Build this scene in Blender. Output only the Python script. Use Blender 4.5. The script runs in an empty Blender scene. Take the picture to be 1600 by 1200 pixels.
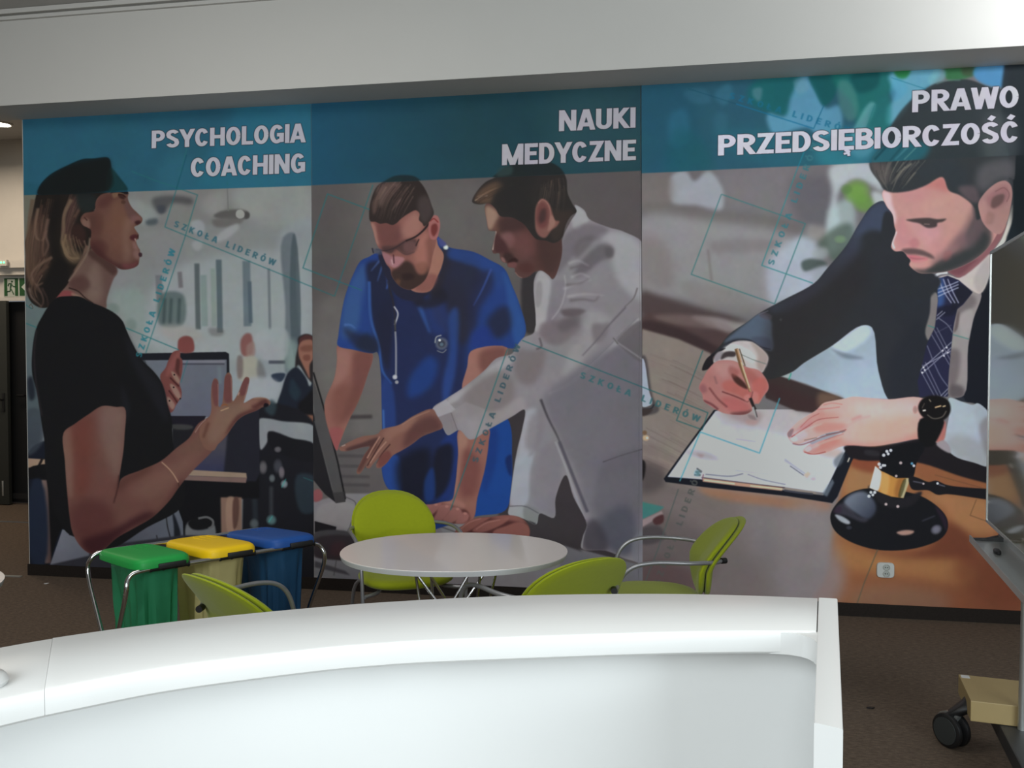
import bpy, bmesh, math, random
import numpy as np
from mathutils import Vector, Matrix
# ------------------------------------------------------------- camera, light, exposure
scene = bpy.context.scene
col = scene.collection
R_ = math.radians
YAW, PITCH, FPX, EYE, WALL = 10.17, 1.67, 1350.0, 1.55, 5.455
cam_d = bpy.data.cameras.new('camera'); cam = bpy.data.objects.new('camera', cam_d); col.objects.link(cam)
cam.location = (0, 0, EYE); cam.rotation_euler = (R_(90 - PITCH), 0, R_(YAW))
cam_d.sensor_width = 36; cam_d.lens = 36 * FPX / 1600; cam_d.clip_start = .02
scene.camera = cam
vs = scene.view_settings
scene.display_settings.display_device = 'sRGB'
vs.view_transform = 'Standard'; vs.look = 'None'; vs.gamma = 1; vs.exposure = 0; vs.use_curve_mapping = False
wd = bpy.data.worlds.new('world'); scene.world = wd; wd.use_nodes = True
wd.node_tree.nodes['Background'].inputs[0].default_value = (.75, .85, 1, 1)
wd.node_tree.nodes['Background'].inputs[1].default_value = .3
def area(name, loc, aim, sx, sy, power, color=(1, 1, 1)):
    l = bpy.data.lights.new(name, 'AREA'); l.shape = 'RECTANGLE'; l.size = sx; l.size_y = sy; l.energy = power; l.color = color
    o = bpy.data.objects.new(name, l); col.objects.link(o); o.location = loc
    o.rotation_euler = (Vector(aim) - Vector(loc)).to_track_quat('-Z', 'Y').to_euler()
    return o
area('window_daylight', (3.6, -2.6, 2.1), (-.6, 2.4, 1.2), 4.0, 2.4, 232, (.86, .96, 1))
area('back_fill', (-1.2, -1.5, 2.3), (-.3, 1.6, .7), 2.6, 1.4, 122, (.90, .97, 1))  # weaker fill added behind the camera to brighten the desk
area('ceiling_fill', (-3.0, 2.5, 3.72), (-3.4, 3.4, 0), 3.2, 1.6, 62, (1, .96, .90))  # added overhead fill that lifts the left side, no fixture is modelled
area('corridor_panel', (-6.7, 6.9, 3.6), (-6.7, 6.9, 0), .8, .8, 35, (1, .84, .66))
sp = bpy.data.lights.new('beam_uplight', 'SPOT'); sp.energy = 104; sp.spot_size = R_(120); sp.spot_blend = 1; sp.shadow_soft_size = .06; sp.color = (.96, .98, 1)
spo = bpy.data.objects.new('beam_uplight', sp); col.objects.link(spo); spo.location = (2.55, 4.15, 3.30)
spo.rotation_euler = (Vector((1.7, 5.13, 3.80)) - Vector(spo.location)).to_track_quat('-Z', 'Y').to_euler()
dl = bpy.data.lights.new('desk_fill_spot', 'SPOT'); dl.energy = 165; dl.spot_size = R_(84); dl.spot_blend = .8; dl.shadow_soft_size = .35; dl.color = (1, .98, .94)  # spot added only to brighten the desk ledge and nearby carpet
dlo = bpy.data.objects.new('desk_fill_spot', dl); col.objects.link(dlo); dlo.location = (.45, 1.1, 3.8); dlo.rotation_euler = (0, 0, 0)
# ---------------------------------------------------------------- mural painter
PX0, PY0, PX1, PY1, PS = 30, 85, 1660, 965, 2
CW, CH = (PX1 - PX0) * PS, (PY1 - PY0) * PS
CV = np.zeros((CH, CW, 3), np.float32)
CLIP = [None]
def pp(s):
    a = np.array([float(v) for v in s.split()] if isinstance(s, str) else s, float).reshape(-1, 2)
    return a
def cat(p, closed=True, n=5):
    N = len(p)
    if N < 3: return p
    if closed: q = np.vstack([p[-1:], p, p[:2]])
    else: q = np.vstack([2 * p[:1] - p[1:2], p, 2 * p[-1:] - p[-2:-1]])
    out = []
    m = N if closed else N - 1
    for i in range(m):
        a, b, c, d = q[i], q[i + 1], q[i + 2], q[i + 3]
        l1, l2, l3 = [max(1e-6, np.hypot(*v)) ** .5 for v in (b - a, c - b, d - c)]
        m1 = ((b - a) / l1 - (c - a) / (l1 + l2) + (c - b) / l2) * l2
        m2 = ((c - b) / l2 - (d - b) / (l2 + l3) + (d - c) / l3) * l2
        for k in range(n):
            t = k / n
            out.append((2*t**3-3*t*t+1)*b + (t**3-2*t*t+t)*m1 + (-2*t**3+3*t*t)*c + (t**3-t*t)*m2)
    if not closed: out.append(p[-1])
    return np.array(out)
def blur1(m, r, ax):
    # box blur of (fractional) radius r along an axis
    n = int(r); f = r - n
    if n < 1 and f < .05: return m
    pad = [(0, 0), (0, 0)]; pad[ax] = (n + 2, n + 1)
    c = np.cumsum(np.pad(m, pad), axis=ax, dtype=np.float64)
    L = m.shape[ax]
    def sl(o):
        s = [slice(None)] * 2; s[ax] = slice(n + 1 + o, n + 1 + o + L); return c[tuple(s)]
    core = sl(n + 1) - sl(-n)
    full = sl(n + 2) - sl(-n - 1) if n + 2 + n + 1 + L <= c.shape[ax] else core
    return (core / (2*n+1)).astype(np.float32)
def blur(m, r):
    r = int(round(r))
    if r < 1: return m
    for _ in range(2):
        m = blur1(m, r, 0); m = blur1(m, r, 1)
    return m
def mask(p, f=.6):
    """coverage mask of polygon(s) p (canvas px); returns (x0,y0,mask)"""
    polys = p if isinstance(p, list) else [p]
    al = np.vstack(polys)
    pad = int(f * PS * 2.2) + 2
    x0 = max(0, int(al[:, 0].min()) - pad); y0 = max(0, int(al[:, 1].min()) - pad)
    x1 = min(CW, int(al[:, 0].max()) + pad + 2); y1 = min(CH, int(al[:, 1].max()) + pad + 2)
    if x1 <= x0 or y1 <= y0: return None
    w, h, SB = x1 - x0, y1 - y0, 3
    tot = None
    for P in polys:
        D = np.zeros((h * SB, w + 2), np.float32)
        Q = np.roll(P, -1, 0)
        for (ax, ay), (bx, by) in zip(P - (x0, y0), Q - (x0, y0)):
            s = 1.0
            if ay > by: ax, ay, bx, by, s = bx, by, ax, ay, -1.0
            r0 = max(0, math.ceil(ay * SB - .5)); r1 = min(h * SB - 1, math.ceil(by * SB - .5) - 1)
            if r1 < r0: continue
            r = np.arange(r0, r1 + 1); y = (r + .5) / SB
            x = np.clip(ax + (bx - ax) * (y - ay) / (by - ay), 0, w - .001)
            xi = x.astype(int); fr = x - xi
            D[r, xi] += s * (1 - fr); D[r, xi + 1] += s * fr
        m = np.clip(np.abs(np.cumsum(D, 1)[:, :w]), 0, 1).reshape(h, SB, w).mean(1)
        tot = m if tot is None else np.maximum(tot, m)
    if f > .3: tot = blur(tot, f * PS * .75)
    return x0, y0, tot
def comp(mk, col, a=1., c2=None, g=None):
    if mk is None: return
    x0, y0, m = mk
    h, w = m.shape
    if CLIP[0] is not None: m = m * CLIP[0][y0:y0+h, x0:x0+w]
    m = (m * a)[..., None]
    c = np.array(col, np.float32)
    if c2 is not None:
        gx0, gy0, gx1, gy1 = [(v - o) * PS for v, o in zip(g, (PX0, PY0, PX0, PY0))]
        dx, dy = gx1 - gx0, gy1 - gy0
        yy, xx = np.mgrid[y0:y0+h, x0:x0+w].astype(np.float32)
        t = np.clip(((xx - gx0) * dx + (yy - gy0) * dy) / (dx*dx + dy*dy), 0, 1)[..., None]
        c = c * (1 - t) + np.array(c2, np.float32) * t
    R = CV[y0:y0+h, x0:x0+w]
    R += (c - R) * m
def can(p): return (p - (PX0, PY0)) * PS
def F(col, pts, f=.6, a=1., sm=1, c2=None, g=None):
    p = pp(pts)
    if sm: p = cat(p)
    comp(mask(can(p), f), col, a, c2, g)
def ribbon(p, w, w2=None):
    p = np.asarray(p, float)
    p = p[np.concatenate([[True], np.hypot(*np.diff(p, axis=0).T) > 1e-7])]; n = len(p)
    d = np.diff(p, axis=0); d /= np.maximum(1e-6, np.hypot(d[:, 0], d[:, 1]))[:, None]
    nr = np.stack([-d[:, 1], d[:, 0]], 1)
    nn = np.vstack([nr[:1], nr[:-1] + nr[1:], nr[-1:]])
    nn /= np.maximum(.35, (nn * np.vstack([nr[:1], nr])).sum(1))[:, None]
    w2 = w if w2 is None else w2
    ww = (np.linspace(w, w2, n) / 2)[:, None]
    return np.vstack([p + nn * ww, (p - nn * ww)[::-1]])
def L(col, pts, w=1., w2=None, f=.4, a=1., sm=1):
    p = pp(pts)
    if sm and len(p) > 2: p = cat(p, False)
    comp(mask(can(ribbon(p, w, w2)), f), col, a)
def B(col, x, y, rx, ry=None, an=0, a=1.):
    ry = ry or rx
    R = max(rx, ry)
    cx, cy = (x - PX0) * PS, (y - PY0) * PS
    x0, y0 = max(0, int(cx - R*PS)), max(0, int(cy - R*PS)); x1, y1 = min(CW, int(cx + R*PS) + 1), min(CH, int(cy + R*PS) + 1)
    if x1 <= x0 or y1 <= y0: return
    yy, xx = np.mgrid[y0:y1, x0:x1].astype(np.float32)
    c, s = math.cos(math.radians(an)), math.sin(math.radians(an))
    u = ((xx-cx)*c + (yy-cy)*s) / (rx*PS); v = (-(xx-cx)*s + (yy-cy)*c) / (ry*PS)
    t = np.clip(1 - (u*u + v*v), 0, 1)
    comp((x0, y0, t*t*(3-2*t)), col, a)
class C:
    def __init__(s, pts, f=.6, sm=1): s.p, s.f, s.sm = pts, f, sm
    def __enter__(s):
        s.old = CLIP[0]; full = np.zeros((CH, CW), np.float32)
        ps = s.p if isinstance(s.p, list) else [s.p]
        for q in ps:
            p = pp(q)
            if s.sm: p = cat(p)
            x0, y0, m = mask(can(p), s.f); full[y0:y0+m.shape[0], x0:x0+m.shape[1]] = np.maximum(full[y0:y0+m.shape[0], x0:x0+m.shape[1]], m)
        CLIP[0] = full if s.old is None else full * s.old
    def __exit__(s, *a): CLIP[0] = s.old
def hairs(guides, n, cols, w=(.5, 1.2), a=.6, jit=3., seed=1):
    """strands between consecutive guide curves"""
    R = random.Random(seed)
    G = [cat(pp(g), False, 6) for g in guides]
    k = min(len(g) for g in G); G = [g[np.linspace(0, len(g)-1, 14).astype(int)] for g in G]
    for _ in range(n):
        u = R.random() * (len(G) - 1); i = min(int(u), len(G) - 2); t = u - i
        s0 = R.randint(0, 6); s1 = R.randint(s0 + 4, 13)
        p = (G[i] * (1-t) + G[i+1] * t)[s0:s1+1] + np.array([R.uniform(-jit, jit), R.uniform(-jit, jit)])
        ww = R.uniform(*w)
        comp(mask(can(ribbon(p, ww, ww * .3)), .4), R.choice(cols), a * R.uniform(.5, 1))
# ---- stroke letters: unit height 1 (y up), list of polylines, advance width
def arc(cx, cy, rx, ry, a0, a1, n=12):
    return [(cx + rx*math.cos(math.radians(a0 + (a1-a0)*i/n)), cy + ry*math.sin(math.radians(a0 + (a1-a0)*i/n))) for i in range(n+1)]
def glyph(ch, t):
    h = t / 2; T, Bm = 1 - h, h
    acc = ch in 'ÓŚĆ'; og = ch == 'Ę'; lst = ch == 'Ł'
    base = {'Ó': 'O', 'Ś': 'S', 'Ć': 'C', 'Ę': 'E', 'Ł': 'L'}.get(ch, ch)
    W = dict(A=.68,B=.62,C=.64,D=.64,E=.55,G=.66,H=.69,I=.24,K=.64,L=.53,M=.86,N=.69,O=.67,P=.62,R=.63,S=.61,U=.64,W=.88,Y=.63,Z=.60).get(base, .4)
    l, r = h + .03, W - h - .03; c = W / 2
    if base == 'A': S = [[(h*1.0, 0), (c, 1.06)], [(W-h*1.0, 0), (c, 1.06)], [(W*.24, .27), (W*.76, .27)]]
    elif base == 'B': S = [[(l, 0), (l, 1)], [(l, T), (c, T)] + arc(c, .75 - h*.25, r-c-.02, .25 - h*.75, 90, -90) + [(l, .5)], [(l, .52), (c, .52)] + arc(c, .26 + h*.45, r-c+.02, .26 - h*.55, 90, -90) + [(l, Bm)]]
    elif base == 'C': S = [arc(c, .5, r-c, .5-h, 32, 328, 22)]
    elif base == 'G': S = [arc(c, .5, r-c, .5-h, 38, 300, 22) + [(r, .16), (r, .46), (c, .46)]]
    elif base == 'D': S = [[(l, 0), (l, 1)], [(l, T), (c*.9, T)] + arc(c*.9, .5, r-c*.9, .5-h, 90, -90, 14) + [(l, Bm)]]
    elif base == 'E': S = [[(l, 0), (l, 1)], [(l, T), (W-.02, T)], [(l, .52), (W-.07, .52)], [(l, Bm), (W-.02, Bm)]]
    elif base == 'H': S = [[(l, 0), (l, 1)], [(r, 0), (r, 1)], [(l, .5), (r, .5)]]
    elif base == 'I': S = [[(c, 0), (c, 1)]]
    elif base == 'K': S = [[(l, 0), (l, 1)], [(l, .38), (r, 1)], [(l+.12, .52), (r+.03, 0)]]
    elif base == 'L': S = [[(l, 0), (l, 1)], [(l, Bm), (W-.02, Bm)]]
    elif base == 'M': S = [[(l, 0), (l, 1)], [(r, 0), (r, 1)], [(l, 1), (c, .0)], [(c, .0), (r, 1)]]
    elif base == 'N': S = [[(l, 0), (l, 1)], [(r, 0), (r, 1)], [(l, 1), (r, 0)]]
    elif base == 'O': S = [arc(c, .5, r-c, .5-h, 0, 360, 28)]
    elif base == 'P': S = [[(l, 0), (l, 1)], [(l, T), (c, T)] + arc(c, .69, r-c, .31-h, 90, -90) + [(l, .38+h)]]
    elif base == 'R': S = [[(l, 0), (l, 1)], [(l, T), (c, T)] + arc(c, .70, r-c, .30-h, 90, -90) + [(l, .40+h)], [(c-.02, .45), (r+.03, 0)]]
    elif base == 'S': S = [arc(c, .73, r-c, .27-h, 20, 200, 12)[:-1] + [(l+.03, .62), (c, .51), (r-.03, .40)] + arc(c, .27, r-c, .27-h, 10, -165, 12)]
    elif base == 'U': S = [[(l, 1), (l, .3)] + arc(c, .3, r-c, .3-h, 180, 360) + [(r, 1)]]
    elif base == 'W': S = [[(h*.9, 1), (W*.28, 0)], [(W*.28, 0), (c, 1)], [(c, 1), (W*.72, 0)], [(W*.72, 0), (W-h*.9, 1)]]
    elif base == 'Y': S = [[(h*.8, 1), (c, .40)], [(W-h*.8, 1), (c, .40)], [(c, 0), (c, .48)]]
    elif base == 'Z': S = [[(.05, T), (W-h-.04, T), (h+.04, Bm), (W-.03, Bm)]]
    else: S = []
    if acc: S.append([(c-.03, 1.08), (c+.10, 1.27)])
    if og: S.append([(W*.66, .0), (W*.50, -.10), (W*.56, -.20), (W*.74, -.19)])
    if lst: S.append([(l-.16, .38), (l+.26, .62)])
    return S, W
def clip01(P):
    for lim, sg in ((0., 1), (1., -1)):
        out = []
        for a, b in zip(P, np.roll(P, -1, 0)):
            ia, ib = (a[1] - lim) * sg >= 0, (b[1] - lim) * sg >= 0
            if ia: out.append(a)
            if ia != ib: out.append(a + (b - a) * (lim - a[1]) / (b[1] - a[1]))
        P = np.array(out).reshape(-1, 2)
        if len(P) < 3: return np.zeros((3, 2))
    return P
def text(s, x0, y0, x1, y1, hx, hy, t, col, out=None, sp=.04, f=.3, a=1., h2=None):
    """text whose baseline runs (x0,y0)-(x1,y1); (hx,hy) is the cap-height vector"""
    g = [glyph(ch, t) for ch in s]
    tot = sum(w for _, w in g) + sp * (len(s) - 1)
    polys = []; pen = 0.
    b0 = np.array([x0, y0]); bd = np.array([x1 - x0, y1 - y0]); hv = np.array([hx, hy]); hv2 = hv if h2 is None else np.array(h2)
    for (S, w), ch_ in zip(g, s):
        for st in S:
            # offset in letter units (isotropic: one unit = the cap height), then mapped
          st = np.array(st, float)
          for sg in ([st[k:k+2] for k in range(len(st) - 1)] if len(st) <= 5 else [st]):
            dg = len(sg) == 2 and abs(sg[1] - sg[0]).min() > .02 and ch_ not in 'ŚĆÓĘŁ'
            if dg:
                dv = sg[1] - sg[0]; dv = dv / np.hypot(*dv) * t * .75; ex = [abs(p[1] - .5) > .3 for p in sg]
                sg = np.array([sg[0] - dv * ex[0], sg[1] + dv * ex[1]])
            rb = ribbon(sg, t)
            if dg: rb = clip01(rb)
            u = ((pen + rb[:, 0]) / tot)[:, None]
            polys.append(can(b0 + bd * u + (hv * (1-u) + hv2 * u) * rb[:, 1:2]))
        pen += w + sp
    mk = mask(polys, f)
    if mk is None: return
    if out is not None:
        x, y, m = mk; m2 = np.pad(m, 4); m2 = np.clip(blur(m2, 1) * 3.4, 0, 1)
        x, y = x - 4, y - 4
        if x >= 0 and y >= 0: 
            m2 = m2[:max(0, CH - y), :max(0, CW - x)]; comp((x, y, m2), out, .9)
    comp(mk, col, a)
# ---------------- panel 1: woman presenting
P1 = '30 80 486 80 491.5 960 30 960'
SK = (92, 62, 56)
with C(P1, .3, 0):
    F((112,113,112), '30 80 500 80 500 960 30 960', 0, sm=0, c2=(124,130,134), g=(300,300,420,560))
    # left strip behind the woman
    F((92,92,84), '30 290 62 290 56 400 58 480 30 480', 4)
    F((84,96,98), '30 470 80 470 66 560 60 700 30 700', 4, c2=(60,68,76), g=(45,500,45,700))
    # ceiling, projectors and soft windows of the office
    F((110,110,109), '190 285 490 285 490 330 330 350 190 350', 6)
    F((122,125,126), '196 312 236 322 248 340 236 350 214 348', 6)
    F((72,72,74), '238 312 270 306 302 312 300 320 270 318 258 330 248 332', 4)
    F((60,62,68), '246 322 258 322 258 332 250 334', 3)
    F((70,76,80), '228 346 246 342 246 350 230 352', 3)
    F((122,122,121), '316 312 350 300 352 330 330 338 318 330', 7)
    F((134,137,136), '360 300 486 290 486 345 420 350 390 345', 10, .75)
    F((80,78,78), '334 338 344 331 378 328 388 332 388 340 378 344 352 344', 2)
    F((92,90,89), '332 344 380 344 372 352 336 354', 3)
    F((66,64,64), '384 331 390 334 389 341 383 342', 1)
    F((138,138,136), '370 330 377 328 382 333 381 340 374 342 369 338', .8)
    L((100,100,100), '355 288 357 330', 2, f=.8)
    F((132,134,138), '298 348 312 344 320 352 318 364 304 364', 3)
    F((134,136,138), '340 368 372 350 374 356 350 376 338 378', 2.5)
    F((132,133,136), '300 380 316 376 314 390 306 392', 3)
    F((128,134,138), '440 360 490 345 490 480 440 470', 5, .7)
    F((138,144,147), '300 410 470 405 470 540 230 540 240 450', 10, .75)
    F((92,100,106), '442 372 459 364 463 450 466 580 449 590 446 480', 2.2)
    F((64,74,80), '458 366 461 366 466 560 460 560', 1.2, .8)
    for x, y0, y1, w, c in ((308,412,515,8,(70,78,80)), (318,430,510,10,(110,124,122)), (342,406,520,9,(72,84,90)), (333,420,510,8,(118,130,126)),
                            (385,408,510,12,(86,98,106)), (390,440,505,6,(70,82,92)), (420,420,516,4,(92,98,104)), (281,425,450,7,(96,94,98)), (248,430,470,10,(98,98,102))):
        L(c, [x, y0, x+2, y1], w, f=1.6, a=.9)
    F((72,86,86), '252 460 286 460 286 508 250 508', 3, .8)
    for x in (258, 268, 281): L((54,66,68), [x, 466, x-2, 506], 5, f=2, a=.8)
    F((140,136,132), '246 512 300 512 320 530 262 530', 5, .7)
    F((84,82,82), '326 514 350 516 348 524 330 524', 3, .5)
    F((120,130,128), '176 458 216 452 230 480 224 520 200 505', 7)
    B((96,110,106), 176, 483, 14, 12, a=.7); B((98,112,108), 205, 508, 12, 14, a=.7)
    # board frame
    F((140,144,148), '402 520 448 516 446 560 412 562 400 545', 3, .8)
    L((66,70,78), '420 566 446 566', 5, f=1.2)
    F((128,134,140), '330 590 440 586 436 620 400 640 330 640', 6)
    # far person in cream
    F((112,76,74), '377 530 385 521 392 522 395 532 395 550 390 558 380 556 376 546', 1.8)
    F((126,104,98), '386 540 396 534 398 556 388 560', 2.2, .8)
    F((140,138,128), '376 562 392 556 402 560 406 590 400 596 374 594 372 580', 3)
    F((96,84,84), '372 556 378 556 378 590 373 592', 2, .8)
    F((98,98,100), '404 562 411 570 415 592 404 594', 2.5, .9)
    # woman in navy on the right
    F((120,136,132), '452 530 464 536 462 575 450 580', 5, .7)
    F((36,32,34), '466 540 466 528 478 522 491 528 491 600 480 590 466 570 462 578 462 560', 1.4)
    F((66,40,40), '468 530 479 523 490 528 490 534 478 531 469 540', 1.4)
    F((122,84,72), '467 540 474 532 488 532 491 545 490 560 484 570 484 592 478 580 472 568 467 556', 1.4)
    F((92,58,48), '470 542 488 540 488 548 470 548', 2, .7); F((96,58,50), '474 556 484 555 484 563 475 563', 1.6, .8)
    F((26,30,40), '450 583 463 574 478 590 484 604 491 592 491 700 425 700 428 650 440 610', 1.6)
    F((34,48,58), '456 592 462 598 470 614 462 626 452 612', 3, .7)
    F((20,19,22), '478 620 491 606 491 650 470 650 466 632', 3)
    F((40,48,62), '424 586 446 584 440 596 430 596', 1.5)
    F((112,76,62), '450 652 466 650 491 650 491 662 452 660', 1.8)
    F((140,144,150), '388 592 430 594 438 604 430 622 410 634 384 632', 4, .9)
    # their white table, dark room below
    F((24,24,29), '400 640 424 630 491 660 491 960 400 960', 2)
    F((118,122,126), '405 655 420 654 440 658 491 666 491 693 470 690 420 674 418 690 408 703 405 690', 1.4)
    F((22,22,26), '420 676 450 684 491 694 491 720 424 700', 1.5)
    F((44,56,62), '414 640 424 624 432 634 426 650', 2.5, .8)
    B((90,88,92), 434, 702, 7, 6, a=.9); B((92,88,92), 411, 730, 8, 13, a=.9); B((60,60,68), 434, 728, 9, 14, a=.9)
    B((104,96,102), 440, 738, 6, 12, a=.9); B((120,130,138), 444, 756, 7, 8, a=.9); B((90,94,98), 425, 747, 6, 8, a=.9)
    F((36,44,52), '464 742 490 744 490 800 470 800', 3); L((40,110,104), '474 746 490 752', 1, a=.6); L((46,150,140), '440 762 447 748', 1.2, a=.7)
    L((34,38,44), '398 776 400 830', 8, f=2); L((46,48,52), '424 760 424 806', 6, f=2)
    B((78,84,88), 397, 818, 9, 10, a=.9); B((80,110,112), 424, 812, 10, 10, a=.9); L((60,160,150), '420 816 426 806', 1.2, a=.7)
    # monitor, navy panel, plank, desk
    F((26,26,30), '270 664 352 660 356 840 270 840', .8, sm=0)
    F((30,30,38), '350 664 383 640 405 634 406 779 346 779 346 735', .8, sm=0)
    F((62,60,70), '290 700 356 676 350 738 290 748', 2, sm=0, c2=(44,46,70), g=(330,700,330,738))
    F((18,18,21), '284 750 400 752 406 740 406 779 344 779 346 840 272 840', 1, sm=0)
    F((58,62,68), '220 562 260 560 300 650 230 650', 1, sm=0)
    F((90,94,104), '226 560 358 560 356 652 262 652', .8, sm=0, c2=(84,86,100), g=(290,570,330,650))
    F((112,112,122), '280 563 352 563 352 567 280 567', .8, .7, sm=0); L((62,62,72), '284 569 351 569', 2.4, f=.7)
    L((100,112,116), '343 572 344 600', 6, f=2, a=.5)
    F((24,25,31), '214 552.5 353 550 358 553 359 592 354.5 592 354.5 562 214 563', .5, sm=0)
    F((26,24,32), '264 650 322 650 318 662 300 672 266 668', .8, sm=0)
    F((58,58,58), '268 664 302 666 300 670 268 669', 1.2, .8)
    F((106,60,58), '278 540 280 530 290 525 300 528 304 540 302 550 280 550', 1.6)
    F((128,110,96), '286 734 306 734.5 385 739 386 747 290 743', .6, sm=0); F((104,84,80), '288 743 386 746.5 384.5 754.5 284 750', .6, sm=0)
    F((112,88,78), '345 777 378 777 378 840 346 840', 1, sm=0); F((134,108,94), '356 777 366 777 366 840 358 840', 1.5, .8); F((72,50,46), '366 777 372 777 371 820 366 828', 1.4, .9)
    F((92,94,98), '293.5 816 334 818 333 850 294 850', 1.4); F((20,20,22), '294 817 304 809 322 808 334 814 332 822 314 828 300 826', 1)
    L((84,84,86), '310 810 324 808 333 814 332 822 326 826', 3.6, f=.9)
    # left: chair and desk behind her
    F((22,25,34), '44 708 66 690 84 690 110 840 110 882 44 882 44 750', 1.5)
    F((52,58,66), '44 640 62 640 68 690 44 712', 3, .7)
    F((30,34,42), '44 592 50 588 55 622 48 626', 2.5)
    F((132,112,96), '44 716 74 718 74 732 44 731', .7, sm=0); L((30,26,26), '67 716 60 731', 4, f=.8)
    F((18,18,20), '44 732 110 732 110 830 98 826 84 860 76 882 70 882 66 750 44 748', .9)
    F((112,94,90), '65 750 75 750 81 880 70 880', 1, sm=0, c2=(60,48,48), g=(66,0,80,0))
    F((28,34,48), '52 750 65 750 70 882 52 882', 2.5)
    # jeans
    F((98,100,110), '98 827 113 830 128 852 146 868 140 900 79 882 88 856', .7, sm=0, c2=(84,86,96), g=(90,840,130,880))
    F((82,86,96), '158 860 200 834 278 793 286 815 288 860 160 900', .7, sm=0, c2=(66,68,78), g=(270,820,180,860))
    L((30,28,30), '260 806 262 822 267 842', 1.6, f=.5); F((24,26,32), '270 800 276 812 282 838 274 842 272 822', 1); L((30,28,30), '245 836 248 852', 1.4)
    L((40,36,36), '111 829 109 836', 1.2)
    F((34,26,25), '96 330 140 326 150 330 146 400 120 440 100 462 80 470 70 440', 1.5); F((40,40,46), '140 850 180 850 286 836 400 838 400 960 60 960 80 882 140 868', 1.5, sm=0)
    # ---- the woman: neck, hair back, shirt
    F((92,72,66), '108 440 128 405 152 385 184 424 178 436 172 452 167 470 166 482 150 480 118 472 86 470', 1, c2=(84,64,60), g=(120,440,170,440))
    with C('100 400 152 385 190 424 172 452 166 482 86 470', 1):
        F((58,40,37), '134 390 160 396 184 420 178 430 160 416 140 400', 3, .8)
        F((112,94,86), '138 428 150 410 158 430 158 470 140 470', 6, .55)
        F((66,44,42), '108 440 130 430 142 446 130 456 112 452', 4, .7)
        F((110,58,60), '84 470 92 458 106 454 118 460 112 468 92 470', 1.6)
        F((124,100,86), '112 458 128 464 142 474 128 476 114 464', 1.6, .8)
    L((36,24,22), '108 450 122 455 134 466 146 474', 1.8, 1.4, f=.5)
    HO = '148 248 168 246.5 172 250 176 268 190 282 200 297 196 300 178 300 160 306 152 312 150 326 140 332 134 344 138 358 142 380 128 404 116 422 106 444 96 456 88 466 76 480 64 481 50 473 42 456 40 430 42 400 40 380 44 366 50 338 56 310 62 292 78 274 106 259 130 249'
    F((30,26,24), HO, .8)
    with C(HO, 1):
        F((62,48,42), '42 360 60 330 70 340 78 400 70 430 46 440 40 400', 8)
        F((74,58,48), '40 380 52 350 60 380 56 430 44 440', 6, .8)
        hairs(['58 320 50 360 44 400 42 430', '70 310 62 350 58 390 60 425', '84 310 76 350 70 385 74 415'], 60, [(92,72,60), (70,52,46), (46,34,32), (104,84,68), (84,60,54)], (.8, 2.4), .55, 2, 3)
        hairs(['70 400 52 430 44 450 54 470', '84 404 66 432 58 452 66 476'], 50, [(88,66,56), (60,44,40), (36,28,26), (98,80,68)], (.8, 2.2), .6, 3, 5)
        F((24,22,22), '70 440 92 402 106 414 108 436 100 452 84 470 74 476 66 452', 4)
        F((24,22,22), '78 330 92 300 96 330 88 360 92 400 84 410 76 380', 5, .7)
        F((86,60,56), '99 370 104 340 112 312 124 304 120 322 110 350 112 376', 3.5, .7)
        hairs(['112 300 100 335 97 370 106 396', '124 300 112 330 104 365 112 400', '132 312 122 340 112 366 120 404'], 50, [(84,62,56), (60,44,42), (44,32,32), (98,76,66)], (.8, 2.2), .55, 2, 7)
        F((96,78,62), '98 378 106 372 116 392 128 398 122 412 110 410 100 396', 4, .75)
        F((46,32,30), '112 356 124 350 134 362 132 382 122 386 114 374', 3.5)
        hairs(['98 376 104 400 118 410', '112 366 118 392 126 404', '128 380 136 392 130 410'], 40, [(110,90,72), (86,66,54), (56,42,38), (122,100,80)], (.8, 2.2), .55, 2, 9)
        F((112,88,80), '116 424 128 402 136 384 140 388 134 406 122 428 108 442 110 434', 1.4, .75)
        L((124,104,96), '108 440 118 426 126 414', 2.4, 1, f=.6, a=.7); L((92,70,62), '132 376 136 392 128 412', 3, 1.4, f=.7, a=.7)
        F((30,34,34), '120 300 140 300 152 312 150 326 138 334 126 328', 4)
        F((24,40,42), '160 262 176 266 198 294 196 300 176 301 164 296', 2)
        F((22,24,25), '64 290 90 262 150 246 172 250 176 275 150 302 100 300', 6, .8)
    for c, pts, w, w2 in (((84,66,54), '52 312 46 350 43 392 45 430 52 446', 7, 3), ((98,78,66), '60 326 56 352 58 372 66 376 74 360', 5, 2), ((92,72,64), '76 342 72 368 76 384 70 400', 5, 2), ((58,44,38), '66 320 62 350 64 380 58 420', 4, 2), ((104,86,70), '112 312 101 336 100 360 97 380 108 398', 6, 3), ((112,92,72), '104 366 100 384 108 402 124 404', 5, 2), ((78,58,50), '124 328 112 350 107 370 116 392', 4, 2), ((46,34,32), '118 340 108 360 106 374', 4, 1), ((116,98,86), '142 372 138 392 122 420 108 440', 4.5, 1.5), ((90,70,60), '136 384 130 404 116 424', 4, 2), ((96,76,66), '82 402 60 416 50 430 58 446 68 442', 5, 2), ((70,54,46), '76 416 58 432 54 446 64 458', 4, 1.5), ((106,88,80), '46 450 50 464 60 474 66 480', 4, 1), ((84,66,60), '58 446 66 460 68 474 62 482', 3.6, 1), ((60,46,42), '66 450 74 466 76 480', 3, 1)):
        L(c, pts, w, w2, f=1.1, a=.75)
    L((70,54,48), '50 460 42 452 40 446', 1, f=.4); L((70,58,52), '50 474 46 480 52 482 50 476', .9, f=.3)
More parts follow.
